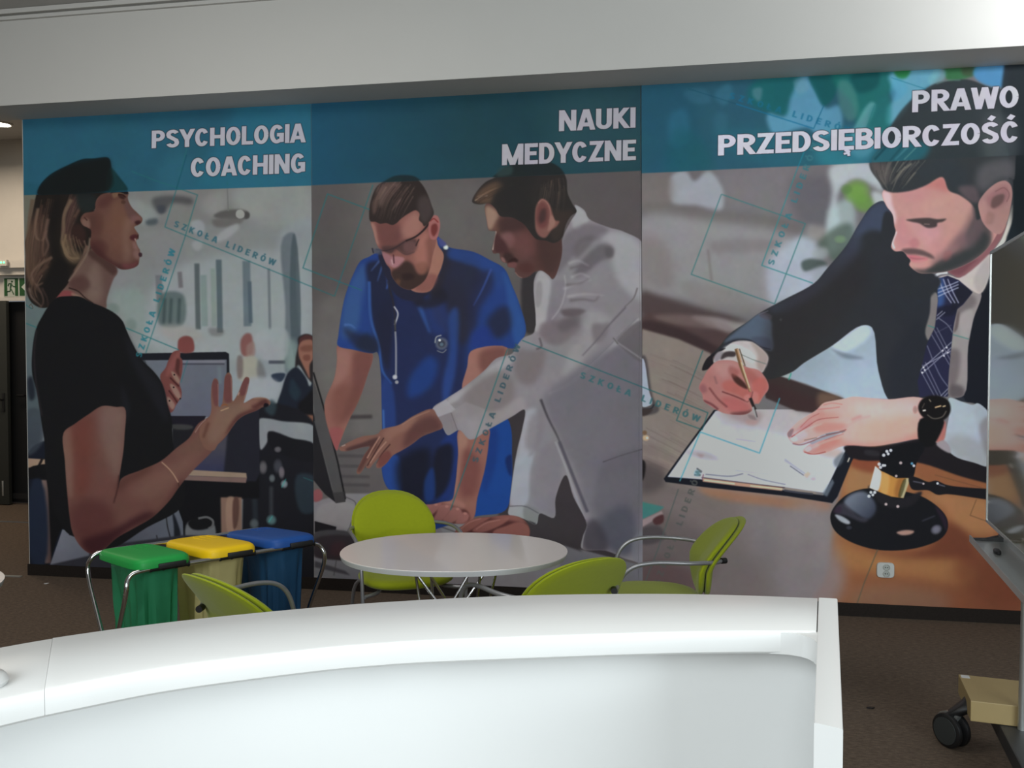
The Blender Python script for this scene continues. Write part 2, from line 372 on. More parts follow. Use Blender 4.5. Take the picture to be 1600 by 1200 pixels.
    # face
    FA = '148 330 150 316 158 305 176 301 192 300 201 302 200 310 206 324 216 334 223 342 221.5 348 216 352 210 355 213 361 217 367 216 373 213 376 216 386 219 391 218 406 216 414 208 419 190 421 178 414 150 396 142 384 143 360 138 356 130 352 126 344 132 334'
    F((86,60,53), FA, .7)
    with C(FA, .8):
        B((98,68,58), 188, 360, 36, 44, a=.8); B((74,46,42), 146, 350, 20, 30, a=.7); B((68,40,38), 150, 390, 24, 22, a=.85)
        F((58,34,34), '144 380 158 392 180 410 200 414 216 408 220 422 190 426 150 404', 4, .8)
        F((72,44,42), '150 322 166 304 186 304 176 316 162 326', 5, .8)
        F((104,80,64), '176 302 196 302 188 306 178 310', 1.4, .8); L((126,108,84), '188 302 194 302.5', 2, f=.6, a=.8)
        F((96,68,56), '176 318 190 316 196 330 198 350 180 350', 6, .8)
        F((112,88,78), '198 340 206 344 202 372 206 400 196 410 192 380', 5, .5)
        F((82,60,58), '198 308 204 322 214 334 210 346 200 338 195 322', 2.5, .9)
        F((108,76,76), '206 338 220 338 222 344 214 346 206 352', 3, .6)
        F((46,24,28), '211 347 218 345 221 348 214 352', 1.2, .9)
        F((62,30,34), '203 372 206 368 214 367 217 371 212 374 215 377 207 376', 1, .95)
        L((190,170,160), '211 373 213.5 378', 1.8, f=.5, a=.7)
        F((122,92,90), '208 376 214 382 217 390 210 390', 2.4, .7); F((128,100,98), '210 392 218 392 218 406 210 402', 3, .5)
        F((100,56,60), '190 414 206 412 216 408 212 418 198 421', 3, .6)
        L((40,22,20), '185 304.5 192 305 197 309', 3.6, 2, f=.8); F((44,26,24), '185 306 194 307 195 312 188 310', 1.2, .9)
        B((60,40,34), 193, 316, 5, 4, a=.7)
        F((104,78,70), '128 344 138 342 142 350 140 358 134 358 129 352', 2); L((52,30,28), '132 340 137 345', 1.6, f=.6); F((70,48,44), '142 340 150 338 150 352 144 358', 3, .5)
    F((20,18,22), '172 302 186 296 198 297 201 303 198 304 186 301', .9, .95)
    F((48,30,36), '218 395 222 396 222 401 219 402 217 399', .7, .95)
    L((30,20,18), '216 367 216 374', 1.6, f=.5, a=.7)
    # second hand behind
    HB = '280 548 271 550 264 562 259 575 251 586 252 597 259 617 260 630 266 645 271 642 275 634 280 626 283.5 622 284 611 281 600 282.5 592 285 580 285 562 282 558 282 551'
    F((96,56,54), HB, .6)
    with C(HB, .6):
        F((116,70,66), '262 575 272 556 281 548 282 556 276 570 270 580 260 590', 2.5, .8)
        F((66,38,36), '277 560 281 562 280 580 281 588 275 580 275 568', 1.2, .9)
        for p in ('268 580 274 583 282 596 280 600 270 588', '266 600 273 602 283 620 280 624 270 612', '262 620 268 624 274 634 270 640 262 630'):
            F((128,104,94), p, 1, .9)
        L((50,26,26), '266 590 272 596 280 604', 2.4, f=.8, a=.8); L((50,26,26), '264 610 270 618 278 630', 2.4, f=.8, a=.8)
        for x, y in ((272.5,585.5), (271.5,605), (265,626)): B((28,16,20), x, y, 1.8, a=1)
        B((20,16,20), 282, 623, 2.2)
    # shirt
    F((20,20,22), '88 466 106 463 126 464 144 473 162 480 180 490 192 502 198 516 206 534 222 562 240 580 252 596 258 612 262 632 268 652 270 676 272 700 290 760 284 792 230 824 168 858 140 840 110 836 86 800 72 740 70 690 66 664 58 612 51 584 51 550 57 514 68 492 76 479', .7)
    F((27,27,32), '196 520 222 566 250 600 262 640 262 660 230 610 204 560', 5, .8)
    L((44,38,42), '58 516 54 550 56 590 66 650', 2, f=1, a=.7); F((30,30,36), '190 600 204 640 196 660', 4, .5)
    # arm
    AR = '100 676 118 662 138 648 160 634.5 182 636 195 637 195 680 193 706 187 744 185 764 190 748 222 734 252 720 276 700 296 684 310 662 329 650 342 640 356 640 372 650 360 672 348 688 338 696 330 707 300 737 280 761 266 781 240 807 210 825 182 841 162 859 148 866 138 863 126 853 114 832 109 804 105 764 102 720'
    F((92,62,57), AR, .7)
    with C(AR, .8):
        F((104,84,78), '160 634 195 636 194 700 184 750 168 720 158 680', 9, .8)
        F((112,88,78), '100 676 112 668 116 740 112 780 104 760', 4, .6)
        F((90,50,44), '112 664 140 648 146 700 136 770 122 780 116 720', 9, .75)
        F((72,40,40), '108 800 130 780 170 790 180 830 150 864 126 850', 9, .7)
        F((50,26,30), '128 846 150 836 180 826 230 800 244 804 200 828 160 862 140 866', 6, .9)
        L((50,28,28), '187 742 184 764 178 786', 2.4, 1.4, f=1); F((70,44,40), '186 752 210 738 240 726 230 740 200 756 186 770', 6, .7)
        F((104,76,68), '200 770 250 736 300 706 330 690 320 705 290 735 240 780', 9, .7)
        F((62,38,36), '210 818 250 796 284 750 290 752 262 790 230 816', 5, .6)
        F((96,72,62), '270 710 310 680 340 660 330 690 300 706', 7, .6)
    L((150,120,100), '253 722 264 732 272 742 279 754', 1.7, f=.4); L((60,40,34), '279 754 280 761', 1.6, f=.5)
    # hand
    H1 = '329 648 330 617 331.5 600 336 591 340.5 594 341.5 617 342.5 636 346 634 350 611 352 588 357 582 361.5 586 363 617 364 627 372 615 379 598 385 589 389.5 591 388 604 384 620 381 630 396 622 410 621 418 623 423 629 420 634 411 636 402 641 380 650 367 661 355 679 341 694 334 704 320 700 312 670'
    F((104,74,64), H1, .55)
    with C(H1, .6):
        F((110,88,76), '340 640 366 632 390 628 384 644 360 664 340 690 326 690 330 664', 5, .8)
        F((70,40,40), '370 650 392 640 412 634 402 643 380 652 362 670 352 680', 3, .8)
        for p in ('333 594 340 594 341 634 336 634', '353 586 361 587 361 628 352 628', '382 590 389 592 384 616 376 618'):
            F((88,52,54), p, 1.6, .8)
        for p in ('341 600 342 634', '361.5 590 363 625', '388 600 382 624'): L((150,120,112), p, 1.2, f=.5, a=.6)
        F((66,36,36), '392 634 404 628 416 624 420 632 408 634 398 638', 1.8, .8); L((160,140,124), '396 622.5 412 621.5 420 624', 1.5, f=.5, a=.5)
        F((118,86,76), '374 634 400 624 404 628 386 638', 3, .6)
        L((70,44,38), '326 660 318 684', 4, f=2, a=.6)
    L((170,140,110), '345 642 354 638.5 358 637', 1.4, f=.4, a=.9); L((120,70,40), '346 634 352 632 356 634', 1.3, f=.4); L((190,160,150), '372 618 374 613', 1.2, f=.4, a=.8)
    L((160,140,132), '305 676 313 664 322 655', 1.2, f=.4, a=.6); F((20,16,22), '414 630 420 632 419 635 412 636', .8)
# teal band
TB1 = '30 150 486 130 487.5 290.5 30 306'
with C(P1, .3, 0):
    with C(TB1, .4, 0):
        F((22,72,94), TB1, .3, .84, 0)
        F((38,104,128), '380 150 500 150 500 310 290 310', 16, .45, 0)
        F((52,110,128), '245 270 275 240 300 250 290 300 250 300', 12, .25)
        F((20,24,26), '150 255 170 248 175 264 174 282 150 300 90 300 80 290 110 262', 5, .55)
        F((18,22,24), '148 248 168 246.5 172 250 175 268 178 292 120 304 60 304 62 292 78 274 106 259 130 249', .9, .80)
        F((20,44,46), '172 262 190 281 200 297 188 299 168 300', 1.2, .85); F((20,22,22), '62 294 80 276 108 260 150 250 170 249 173 262 176 282 166 302 60 306', 2.5, .75)
# ---------------- panel 2: doctors
P2 = '486 80 1001 80 1004.5 960 491.5 960'
with C(P2, .3, 0):
    F((86,82,81), '480 80 1010 80 1010 960 480 960', 0, sm=0, c2=(84,77,78), g=(500,400,1000,400))
    F((66,62,63), '486 290 560 290 530 500 486 520', 14, .35)
    F((98,93,92), '560 300 700 300 760 380 640 400 560 420', 30, .5)
    F((92,89,87), '700 290 770 300 800 440 760 400 700 370', 14, .6)
    F((100,96,94), '500 470 540 460 530 640 500 600', 12, .6); F((100,95,94), '575 560 600 560 600 770 560 770', 8, .6)
    F((74,69,71), '500 700 600 690 600 770 530 770', 8, .6)
    for y in (712, 728, 744, 757): L((60,56,58), [528, y, 578, y+1], 5, f=1.6, a=.6)
    L((54,48,50), '546 652 582 651', 6, f=1.8, a=.85)
    F((40,37,40), '820 420 836 420 836 520 822 520', 3, .8)
    F((60,54,57), '790 650 830 640 800 820 780 790', 3, .7)
    F((52,47,50), '790 640 920 680 960 880 780 840 800 730', 2, .95)
    # desk at the bottom
    F((118,114,118), '490 784 540 771 592 771 680 812 740 812 830 840 1004 885 1004 960 490 960', 1.5, sm=0)
    F((100,98,104), '880 851 1004 884 1004 926 870 915', 1.2, sm=0); F((52,47,50), '820 826 900 850 910 862 850 840', 2, sm=0)
    F((132,128,130), '500 790 545 784 560 800 550 826 520 818 494 812', 3, .7)
    F((130,130,134), '690 826 720 820 750 830 740 842 700 840', 1.6, .8)
    L((70,66,70), '676 818 720 834', 2, f=.8, a=.7); L((60,56,60), '540 776 556 786 546 826', 1.2, f=.4, a=.8)
    F((26,24,28), '492 814 526 823 525 829 492 832', .8, sm=0); F((60,58,62), '492 832 548 832 552 845 492 846', 1.5)
    F((46,40,44), '492 842 560 842 560 872 492 870', 2); F((64,40,46), '520 848 540 848 534 868 516 866', 4, .6)
    F((104,104,110), '492 872 580 880 580 910 492 900', 1, sm=0); F((60,58,64), '492 876 540 892 548 899 492 886', 1.2, .9, sm=0)
    L((60,58,62), '508 873 500 898', 1.2); L((60,58,62), '526 875 522 899', 1)
    F((124,72,76), '490 768 498 764 504 770 503 780 492 784', 1.2)
    # monitor edge-on
    F((30,29,32), '488 640 494 655 521 768 526 786 508 772 490 750', .8, sm=0)
    F((68,66,67), '488 590 492 600 504 634 540 779 540 784 525 786 520 768 492 656', .6, sm=0)
    L((24,23,25), '490 582 506 636 528 722 540 780', 2.6, f=.5, sm=0); L((92,90,90), '492 658 520 766', 1, f=.4, a=.8)
    F((50,48,50), '520 770 540 768 540 784 525 786', .6, .7, sm=0)
    # ---- man in blue scrubs
    L1 = '528 540 552 546 582 552 574 588 560 628 546 656 531 692 527 704 519 688 507 634 523 590 527 562'
    F((124,84,76), L1, .7)
    with C(L1, .7):
        F((96,60,56), '556 548 584 552 574 600 548 650 534 660 550 600', 6, .8); F((142,104,96), '528 545 546 548 540 590 522 610 512 640 524 580', 5, .6)
        F((98,60,54), '520 610 544 600 540 650 526 670', 7, .5); F((128,66,70), '516 670 536 670 528 706 518 700', 3, .7)
    SC = '592 396 576 402 564 408 552 430 540 462 534 490 529 525 528 540 552 546.5 582 552 589.5 550 595 580 597 640 598 700 597 734 600 750 606 762 622 776 640 830 745 806 790 797 799 760 800 712 796 660 760 610 736 549 770 545 792 544 806 544 816 532 822 516 812 476 800 446 788 420 766 407 740 394 700 386 690 376 684 370 672 420 640 460 612 440'
    F((34,56,112), SC, .7)
    with C(SC, .8):
        F((30,32,56), '600 470 720 440 730 560 730 640 700 780 620 800 600 700 596 600', 10, .75)
        F((50,78,124), '553 432 568 412 574 430 566 470 556 520 536 530 534 496', 5, .85)
        F((30,32,50), '574 412 600 410 614 440 616 480 610 560 606 580 588 530 580 490 576 450', 4, .9)
        L((62,82,128), '598 402 580 424', 3, 1, f=1.2); L((56,76,124), '600 408 590 440', 3.4, 1, f=1.2)
        L((46,74,130), '577 440 580 500 592 540 598 580 612 600', 5, 3, f=1.6); L((50,72,130), '604 416 606 446 604 452', 4, 2, f=1.4)
        F((30,44,72), '556 540 574 520 590 550 584 553', 4, .8); L((66,96,150), '538 508 548 508 556 514', 4, 1, f=1.6)
        F((32,32,44), '536 512 556 520 590 530 590 552 560 546', 5, .7)
        F((36,56,110), '600 590 612 600 618 700 612 730 600 720', 3, .8); L((66,104,160), '599 640 602 720', 3, f=1.5, a=.7)
        F((40,36,44), '690 386 706 394 700 430 690 470 702 520 680 500 672 450 686 420', 5, .95)
        F((38,37,50), '700 400 740 400 754 430 740 470 736 530 720 540 700 500 692 450', 8, .85)
        F((38,62,118), '700 392 740 396 776 412 790 440 780 452 758 424 720 410 700 402', 4, .8)
        F((42,74,132), '786 422 802 450 812 480 822 516 808 540 796 500 792 460', 4, .9)
        F((36,36,58), '744 430 768 424 770 450 752 480 740 520 732 500', 6, .7); L((52,70,130), '768 420 754 452 740 478', 3.4, 1, f=1.4)
        F((34,32,44), '762 500 790 478 800 500 794 520 770 530', 6, .7); F((32,50,112), '738 520 760 510 776 530 792 544 736 549', 5, .8)
        F((30,58,120), '640 592 672 556 684 566 676 600 650 620 638 620', 6, .75); L((48,80,140), '656 478 672 520', 8, 3, f=2.4, a=.8)
        F((40,66,126), '702 490 714 480 714 560 708 600 694 640 692 600 702 550', 4, .75); F((34,60,120), '600 720 622 712 626 770 604 764', 3)
        F((30,46,98), '690 690 720 670 708 760 696 784 680 780 690 730', 4); F((24,24,34), '684 700 706 694 700 760 680 780 676 740', 4, .9)
        F((22,23,34), '622 720 670 700 664 780 640 800 626 776', 8, .9); F((28,54,112), '664 750 676 730 678 780 666 784', 3, .7)
        F((36,54,110), '664 470 690 468 700 520 676 520', 6, .6); F((32,30,40), '640 444 666 468 690 450 700 466 680 480 650 478', 4, .8)
        F((26,60,124), '764 668 796 656 800 712 799 760 790 798 742 808 752 760 762 712', 2); F((22,36,80), '790 716 799 710 799 745 795 740', 2, .9); F((24,44,100), '764 672 776 668 774 730 756 770', 4, .6)
    # right arm and fist
    R1 = '736 549 792 543 790 560 756 590 724 612 722 604 730 574'
    F((140,98,90), R1, .7); 
    with C(R1, .6): F((98,62,58), '752 549 792 544 784 564 756 584 748 570', 5, .8)
    R2 = '718 670 764 670 764 690 758 732 746 778 741 808 731 817 712 818 682 816 672 806 658 790 676 788 692 784 706 781 711 762 716 710'
    F((128,86,78), R2, .7)
    with C(R2, .7):
        F((148,112,98), '718 674 730 676 722 730 714 764 708 776 716 720', 3, .7); F((96,56,54), '726 700 750 720 740 776 722 776 718 750', 7, .7)
        F((74,42,42), '672 792 700 788 730 798 734 812 712 818 680 816', 2, .9)
        for q in ('658 789 676 785 690 786 686 794 678 802 672 806 668 796', '688 789 706 790 702 800 694 810 685 818 677 814 682 802', '708 792 720 796 722 804 712 814 698 818 692 812 700 802', '724 800 733 804 731 813 720 818 712 817 716 808'):
            F((138,92,88), q, 1.1, .95)
        F((152,108,100), '694 786 712 780 728 790 722 796 706 790', 3, .6)
        for x, y in ((681,788), (698,791), (715,795), (727,802)): B((168,120,112), x, y, 4, 3, a=.6)
    # stethoscope
    L((40,36,42), '606 440 616 480 618 520', 3, f=.8, a=.7)
    L((150,150,158), '616 479 622 490 617 508', 2.4, f=.5); L((140,140,148), '618 518 619 540 619 592', 3, f=.6, a=.8); B((170,168,176), 617, 589, 5); B((140,136,142), 620, 597, 4); L((60,60,64), '617 500 618 516', 2.4, f=.5)
    B((120,124,130), 690, 537, 12, a=.8); B((44,46,60), 690, 537, 8.6, a=.95); L((150,150,150), '680 536 682 527 690 524', 1.6, f=.5); B((235,235,235), 687, 531.5, 2.6); B((90,110,124), 690, 538, 4, a=.8); L((120,120,124), '683 548 692 551 698 546', 1.2, f=.5)
    # head
    F((34,34,50), '592 396 620 380 660 420 676 450 650 470 622 464 606 440 596 416', 1.5)
    N1 = '612 430 650 440 640 456 671 454 682 436 690 418 693.5 398 684 383 681 372 640 380'
    F((144,100,88), '636 400 660 380 681 372 685 384 693.5 398 690 418 682 436 672 455 645 455 636 440', .7)
    F((118,74,70), '650 448 672 428 684 432 671 455 648 453', 3, .8)
    FC = '580 345 584 363 589 382 596 394 600 404 604 413 610 421 612 430 618 440 626 448 640 453 652 448 664 438 672 420 676 400 682 374 676 340 650 326 600 340'
    F((122,80,74), FC, .7)
    with C(FC, .8):
        F((94,60,57), '588 346 622 350 630 372 612 390 596 384 590 370', 6, .85); F((152,116,104), '580 348 586 352 590 372 592 384 586 378', 2, .7)
        F((146,104,95), '630 350 650 332 662 346 656 364 640 374 630 372', 6, .8); F((150,100,90), '652 376 668 362 672 400 664 424 650 414 646 398', 5, .8)
        F((108,70,62), '666 376 674 370 676 420 664 440 656 428 668 410', 4, .7)
        F((66,48,48), '596 386 618 384 632 376 650 374 652 382 646 394 634 398 620 390 612 396 600 394', 2.4, .9); F((108,76,76), '632 380 648 378 652 388 644 396 632 394', 2.4, .6)
        F((140,98,102), '596 394 606 397 613 403 613 416 604 412', 2); F((150,106,110), '612 402 632 404 630 412 622 418 616 419 610 414', 1.6); L((70,40,46), '615 398 616 412', 1.8, f=.8); L((180,150,150), '612 406 614 414', 1.6, f=.6, a=.8)
        F((52,39,37), '612 424 622 418 634 408 644 412 654 428 664 428 668 416 668 440 650 456 634 456 620 450 612 436', 2.4, .95); F((90,62,50), '620 436 626 438 624 446 618 442', 2, .7); F((40,28,30), '628 430 644 428 648 434 632 438', 2, .7)
        F((118,78,66), '650 414 666 410 668 424 656 428', 3, .7)
    L((38,28,30), '671 349 662 360 650 370 634 377', 3.2, 2.4, f=.6); L((44,34,38), '634 377 616 388 602 392 588 390', 1.6, f=.5, a=.7); L((52,36,36), '655 374 652 380 650 385', 2, f=.6); L((46,40,44), '602 393 612 394 617 388 634 398 648 394', .9, f=.4, a=.6); L((36,34,46), '582 388 584 396', 2, f=.5)
    F((66,70,86), '584 390 596 390 597 398 588 397', 1.5, .7)
    ER = '671 346 677 337 684 338 688 350 686 364 682 374 674 374 670 362'
    F((146,92,90), ER, .7); F((96,44,42), '675 352 682 350 684 360 678 370 674 364', 1.6, .9); L((110,40,40), '672 346 678 342 685 348', 1.6, f=.6)
    HM = '630 276 616 276 607 281 590 291 580 313 577 334 579 346 587 347 594 350 604 349 613 352 620 349 626 343 637 335 650 329 656 334 655 344 660 349 663 354 670 348 678 334 674 320 668 303 660 289 650 279 640 276'
    F((44,36,35), HM, .8)
    with C(HM, .8):
        F((96,76,72), '590 294 614 284 626 288 606 310 596 324 590 316', 4, .75); F((82,64,60), '582 316 592 306 590 326 584 336', 2, .8)
        hairs(['596 288 586 310 582 334', '622 284 600 312 590 342', '636 290 616 318 606 348', '654 290 640 314 626 340'], 60, [(96,76,70), (70,54,50), (30,24,24), (110,88,82)], (.8, 2.2), .5, 2, 11)
        F((70,60,60), '655 310 668 306 676 332 664 350 656 342', 4, .7)
        L((120,98,88), '604 292 592 312', 3, 1, f=1, a=.7); L((100,80,76), '626 312 612 330', 3, 1, f=1, a=.7)
    B((40,40,70), 640, 280, 6, 4, a=.6)
    B((200,205,196), 696.5, 386.5, 5.5, 5, 30); F((70,72,120), '684 372 690 374 698 382 690 386', 1.5, .9)
    # ---- man in white coat
    CO = '901 331 898 320.5 913 329 920 342 949 355 976 363 1010 388 1010 960 1004 885 975 872 946 860 909 857 911 838 917 820 896 776 884 742 868 778 866 809 843 802 838 819 820 811 795 804 796 790 804 728 809 700 816 672 820 640 800 651 764 671 735 687 718 672 700 680 692 668 676 639 696 624 722 607 756 580 776 560 800 553 806 543 818 528 835 519 834 442 839 427 846 422 856 428 864 437 875 410 876 392 881 368 892 346'
    F((128,122,127), CO, .7)
    with C(CO, .8):
        F((152,151,154), '893 350 899 322 914 331 920 346 910 352 902 362', 2.4, .9)
        F((104,96,102), '880 372 900 356 920 350 950 358 944 372 906 380 896 400 880 420 870 430', 4, .8)
        F((92,84,88), '908 372 930 370 900 404 896 390', 4, .7)
        F((158,156,160), '960 362 1004 384 1004 470 966 440 950 380 936 374', 6, .75)
        F((92,86,90), '940 382 958 386 956 402 940 408 910 430 896 432 912 404', 4, .8)
        F((84,80,84), '946 386 958 390 957 402 948 402', 3, .8)
        F((160,156,160), '840 428 848 424 860 438 862 452 856 484 852 510 836 518', 3, .8); F((118,114,116), '840 440 846 440 844 478 838 480', 2, .5)
        F((120,112,120), '866 440 884 440 878 480 860 520 852 520 858 480', 4, .8); L((160,154,158), '882 430 884 450 876 480 862 500', 2, f=1, a=.7)
        for p in ('888 412 904 408 920 416', '892 434 908 428 922 434', '880 452 910 440 924 438', '886 464 912 460 944 462'): L((166,160,164), p, 4, 1.4, f=2, a=.55); 
        for p in ('890 420 908 416 924 420', '884 446 908 442 920 436', '890 470 912 468 930 470 936 462'): L((96,88,92), p, 5, 1.6, f=1.8, a=.7)
        L((110,104,106), '996 450 990 466 976 480', 2.4, f=.8)
        # sleeve folds
        F((108,98,102), '846 506 872 500 900 492 920 494 900 520 872 540 850 532 842 518', 4, .85); F((88,78,82), '876 486 900 482 916 486 904 494 882 494', 3, .9)
        F((92,84,88), '870 508 900 494 914 500 896 512 880 520', 4, .7); F((152,148,150), '906 498 930 484 952 500 930 540 900 574 880 590 890 550 912 520', 6, .6)
        F((108,100,104), '926 506 942 506 952 504 944 530 930 536', 4, .8)
        L((166,162,166), '1000 500 960 540 930 566 890 600 858 616', 8, 4, f=2, a=.8); L((98,92,98), '978 480 950 510 934 530 910 556', 3, 1.4, f=1); L((120,116,122), '996 496 968 524 940 552 900 588', 1.8, f=.8, a=.8)
        F((106,96,98), '808 546 830 548 852 546 850 570 842 590 826 602 806 590', 5, .7); L((84,76,80), '843 528 846 542 838 546', 2.4, f=1)
        F((150,148,150), '700 624 740 598 776 566 800 556 806 560 780 580 740 606 700 634', 3, .8)
        F((112,104,104), '752 590 780 580 800 590 800 630 760 660 730 650 724 620', 7, .8); F((120,114,116), '690 642 716 628 724 646 716 660 696 656', 2, .6)
        F((150,142,142), '736 652 780 640 816 620 822 640 790 656 750 676 736 684', 4, .5); L((90,82,84), '705 655 708 676', 1.4, f=.8, a=.6)
        F((150,146,152), '676 638 697 624 712 640 705 645 684 653', .8, .8, sm=0); F((120,113,117), '684 652 705 644 715 674 700 681', .8, .9, sm=0); F((134,127,131), '706 642 728 628 760 640 764 671 735 687 720 668', 1.5, .6, sm=0); L((96,88,92), '705 645 715 672', 1.2, f=.6)
        # body of coat
        F((104,100,108), '850 622 900 580 964 540 1004 562 1004 800 960 830 920 800 900 740 870 680', 8, .9)
        F((124,122,128), '824 640 846 628 860 660 880 720 868 770 862 800 820 800 800 790 812 690', 5, .6); F((160,162,170), '822 642 838 640 834 700 806 730 812 690', 4, .7); F((150,152,162), '806 716 830 712 836 704 828 740 826 780 818 792 798 788', 3, .8)
        F((118,112,116), '830 650 850 640 848 680 836 704 822 700', 5, .7); F((116,110,118), '844 706 866 690 880 716 872 770 866 806 836 792 832 750', 5, .7)
        L((66,62,68), '845 624 856 652 872 684 878 700', 4, 1.4, f=1.2); L((80,76,86), '874 690 890 730 906 770 918 800', 5, f=1.4); L((140,138,144), '868 690 884 730 898 770 914 812', 3, f=1)
        F((96,90,94), '962 534 1004 500 1004 566 966 538', 2, .9); L((150,146,150), '960 532 1004 562', 2, f=1, a=.7); L((100,96,96), '958 528 966 538', 2)
        L((70,66,70), '942 722 970 712 1004 702', 1.6, f=.7); F((92,88,96), '944 722 1004 704 1004 860 960 860 930 790', 5, .6); F((72,72,84), '950 800 980 790 996 830 980 868 950 858 930 830', 8, .8); F((110,110,118), '990 840 1004 830 1004 880 990 876', 3, .6)
        F((58,54,62), '914 820 930 810 950 850 946 862 912 858', 5, .8); L((130,128,132), '916 822 911 840 909 856', 2.4, f=.8)
        F((140,142,146), '796 792 820 792 843 802 838 819 818 810 795 804', 1); F((112,110,112), '820 790 844 800 838 820 820 812', 2, .8); L((80,78,84), '796 791 820 791 842 802', 1.2, f=.5)
        F((34,32,36), '822 814 838 819 836 825 826 822', 1)
    # face
    F2 = '760 318 761 347 764 360 771 361.5 774.5 362 771 380 769 392 772 396.5 780 396 782 405 787 410.5 792 411.5 794 417 804 419.5 805 426 810 432 817 435 827 432 836 425 846 423 857 430 864 436 876 408 878 380 866 340 820 318'
    F((82,56,54), F2, .7)
    with C(F2, .8):
        F((146,118,102), '760 322 776 330 780 342 772 356 764 360 758 340', 3.5, .9); F((104,72,62), '770 356 782 340 790 346 776 362', 3, .7)
        F((60,42,41), '778 344 800 336 822 342 826 356 800 362 782 362', 5, .85); F((72,48,44), '820 352 856 372 868 400 850 428 830 400 820 376', 8, .7)
        L((184,164,154), '775 362 772 380 770 391', 2, f=.7); F((66,40,42), '774 366 784 370 794 388 796 400 786 396 774 394', 3, .9); F((116,80,80), '782 368 798 364 806 376 798 388 790 378', 3.5, .8); F((104,66,64), '800 376 830 362 838 392 820 404 804 396', 8, .6)
        F((52,36,36), '786 398 798 396 804 404 800 410 790 408', 2.4, .9); F((44,26,26), '793 410 804 403 810 408 802 412', 1.2, .9); F((132,94,92), '783 402 788 404 790 411 784 408', 1, .8); F((104,66,66), '794 412 806 410 808 416 800 420 794 418', 1.6, .9); F((74,44,42), '808 416 826 410 836 420 826 428 812 424', 4, .8); L((160,128,118), '805 426 810 432 816 435', 1.6, f=.6, a=.7)
        F((60,44,42), '840 374 868 360 880 372 876 410 862 430 846 410', 6, .6)
    HD = '738 316 745 300 759 285 776 276 784 264 806 258 832 255 862 255 877 265 885 280 887 302 895 320 901 331 892 338 884 352 878 372 866 380 852 376 838 374 826 360 818 350 800 340 782 338 774 326 764 318 750 320'
    F((42,38,37), HD, .8)
    with C(HD, .8):
        F((92,70,56), '742 314 752 296 778 284 788 290 772 304 766 318', 4, .8); L((150,128,112), '742 314 752 308 762 306', 1.6, f=.6, a=.8); L((140,118,100), '746 308 756 304', 1.4, f=.5, a=.7)
        hairs(['742 312 758 300 790 288', '750 318 768 306 800 290'], 26, [(120,94,76), (84,64,52), (50,40,36)], (.8, 2), .6, 2, 13)
        hairs(['846 284 842 300 838 320', '864 280 862 304 858 330', '880 280 884 306 880 340'], 50, [(70,60,55), (86,72,64), (38,34,33)], (.8, 2), .5, 2, 15)
        F((36,34,34), '790 270 840 262 830 300 836 340 812 348 780 330 776 310', 8, .7)
        F((60,48,44), '860 330 880 330 896 330 884 352 876 372 864 376', 4, .6)
    E2 = '838 322 846 311 853 313 859 320 864 336 868 345 874 346 870 354 862 360 852 372 844 370 838 362 836 346'
    F((118,80,74), E2, 1)
    with C(E2, .8):
        F((96,56,55), '840 324 847 316 855 322 858 340 852 356 843 356 838 344', 2.5, .85); F((58,42,42), '846 328 852 326 852 344 844 350 842 340', 3, .8); F((148,110,100), '862 336 868 348 864 356 856 362 858 350', 1.6, .7); L((150,104,98), '841 318 847 312.5 854 316 860 330 859 348', 1.4, f=.8, a=.7)
    # pointing hand
    H2 = '530 700 538 694.5 566 682 590 678 597 671 624 664 646 650 676 639 683 649 692 668 680 674 660 682 644 694 628 704 614 712 604 724 596 730.5 589 731 588 726 594 714 584 724 577 732 572 730 576 720 566 736 561 741 557.5 738 563 724 570 710 578 698 570 698 540 705 532 704'
    F((112,78,70), H2, .6)
    with C(H2, .6):
        F((68,46,46), '540 702 566 692 592 684 590 692 570 700 545 706', 2, .9); F((72,46,44), '574 704 584 690 590 694 576 716 562 738 558 736', 2.4, .8); F((76,48,48), '640 668 670 650 684 654 690 670 664 680 644 694 630 700', 5, .8)
        F((132,96,84), '600 674 640 656 652 652 640 668 620 680 604 690', 4, .7); L((146,108,96), '594 682 584 698 574 716', 2.2, f=.8); L((146,108,96), '604 690 592 704 578 724', 2.2, f=.8); L((56,34,34), '600 684 588 704 574 728', 1.6, f=.7); L((56,34,34), '610 694 598 708 588 724', 1.6, f=.7)
        F((96,54,52), '592 716 606 704 612 712 602 726 592 730', 2, .8); L((150,130,124), '534 697 540 695', 2, f=.6); L((140,104,90), '628 664 648 652 672 642', 2, f=.8, a=.7)
    H3 = '712 829 722 822 742 810 764 808 790 805 812 808 824 818 828 832 822 845 712 845'
    F((108,70,66), H3, .7)
    with C(H3, .6):
        F((66,36,36), '716 832 742 812 764 808 790 806 828 820 828 845 716 845', 2, .9)
        for q in ('712 829 730 814 752 808 766 808 748 820 732 830 722 833', '738 829 756 816 782 810 796 809 790 816 766 828 750 832', '772 829 790 822 808 816 824 820 830 832 826 845 778 845 770 836'):
            F((120,76,70), q, 1.1, .95)
        L((148,104,96), '718 828 734 816 752 810', 1.6, f=.7, a=.7); L((148,104,96), '744 827 760 817 782 812', 1.6, f=.7, a=.7); F((128,84,78), '764 808 790 804 812 808 822 818 800 814', 2.4, .8)
TB2 = '486 130 1010 100 1010 266.8 487.5 290'
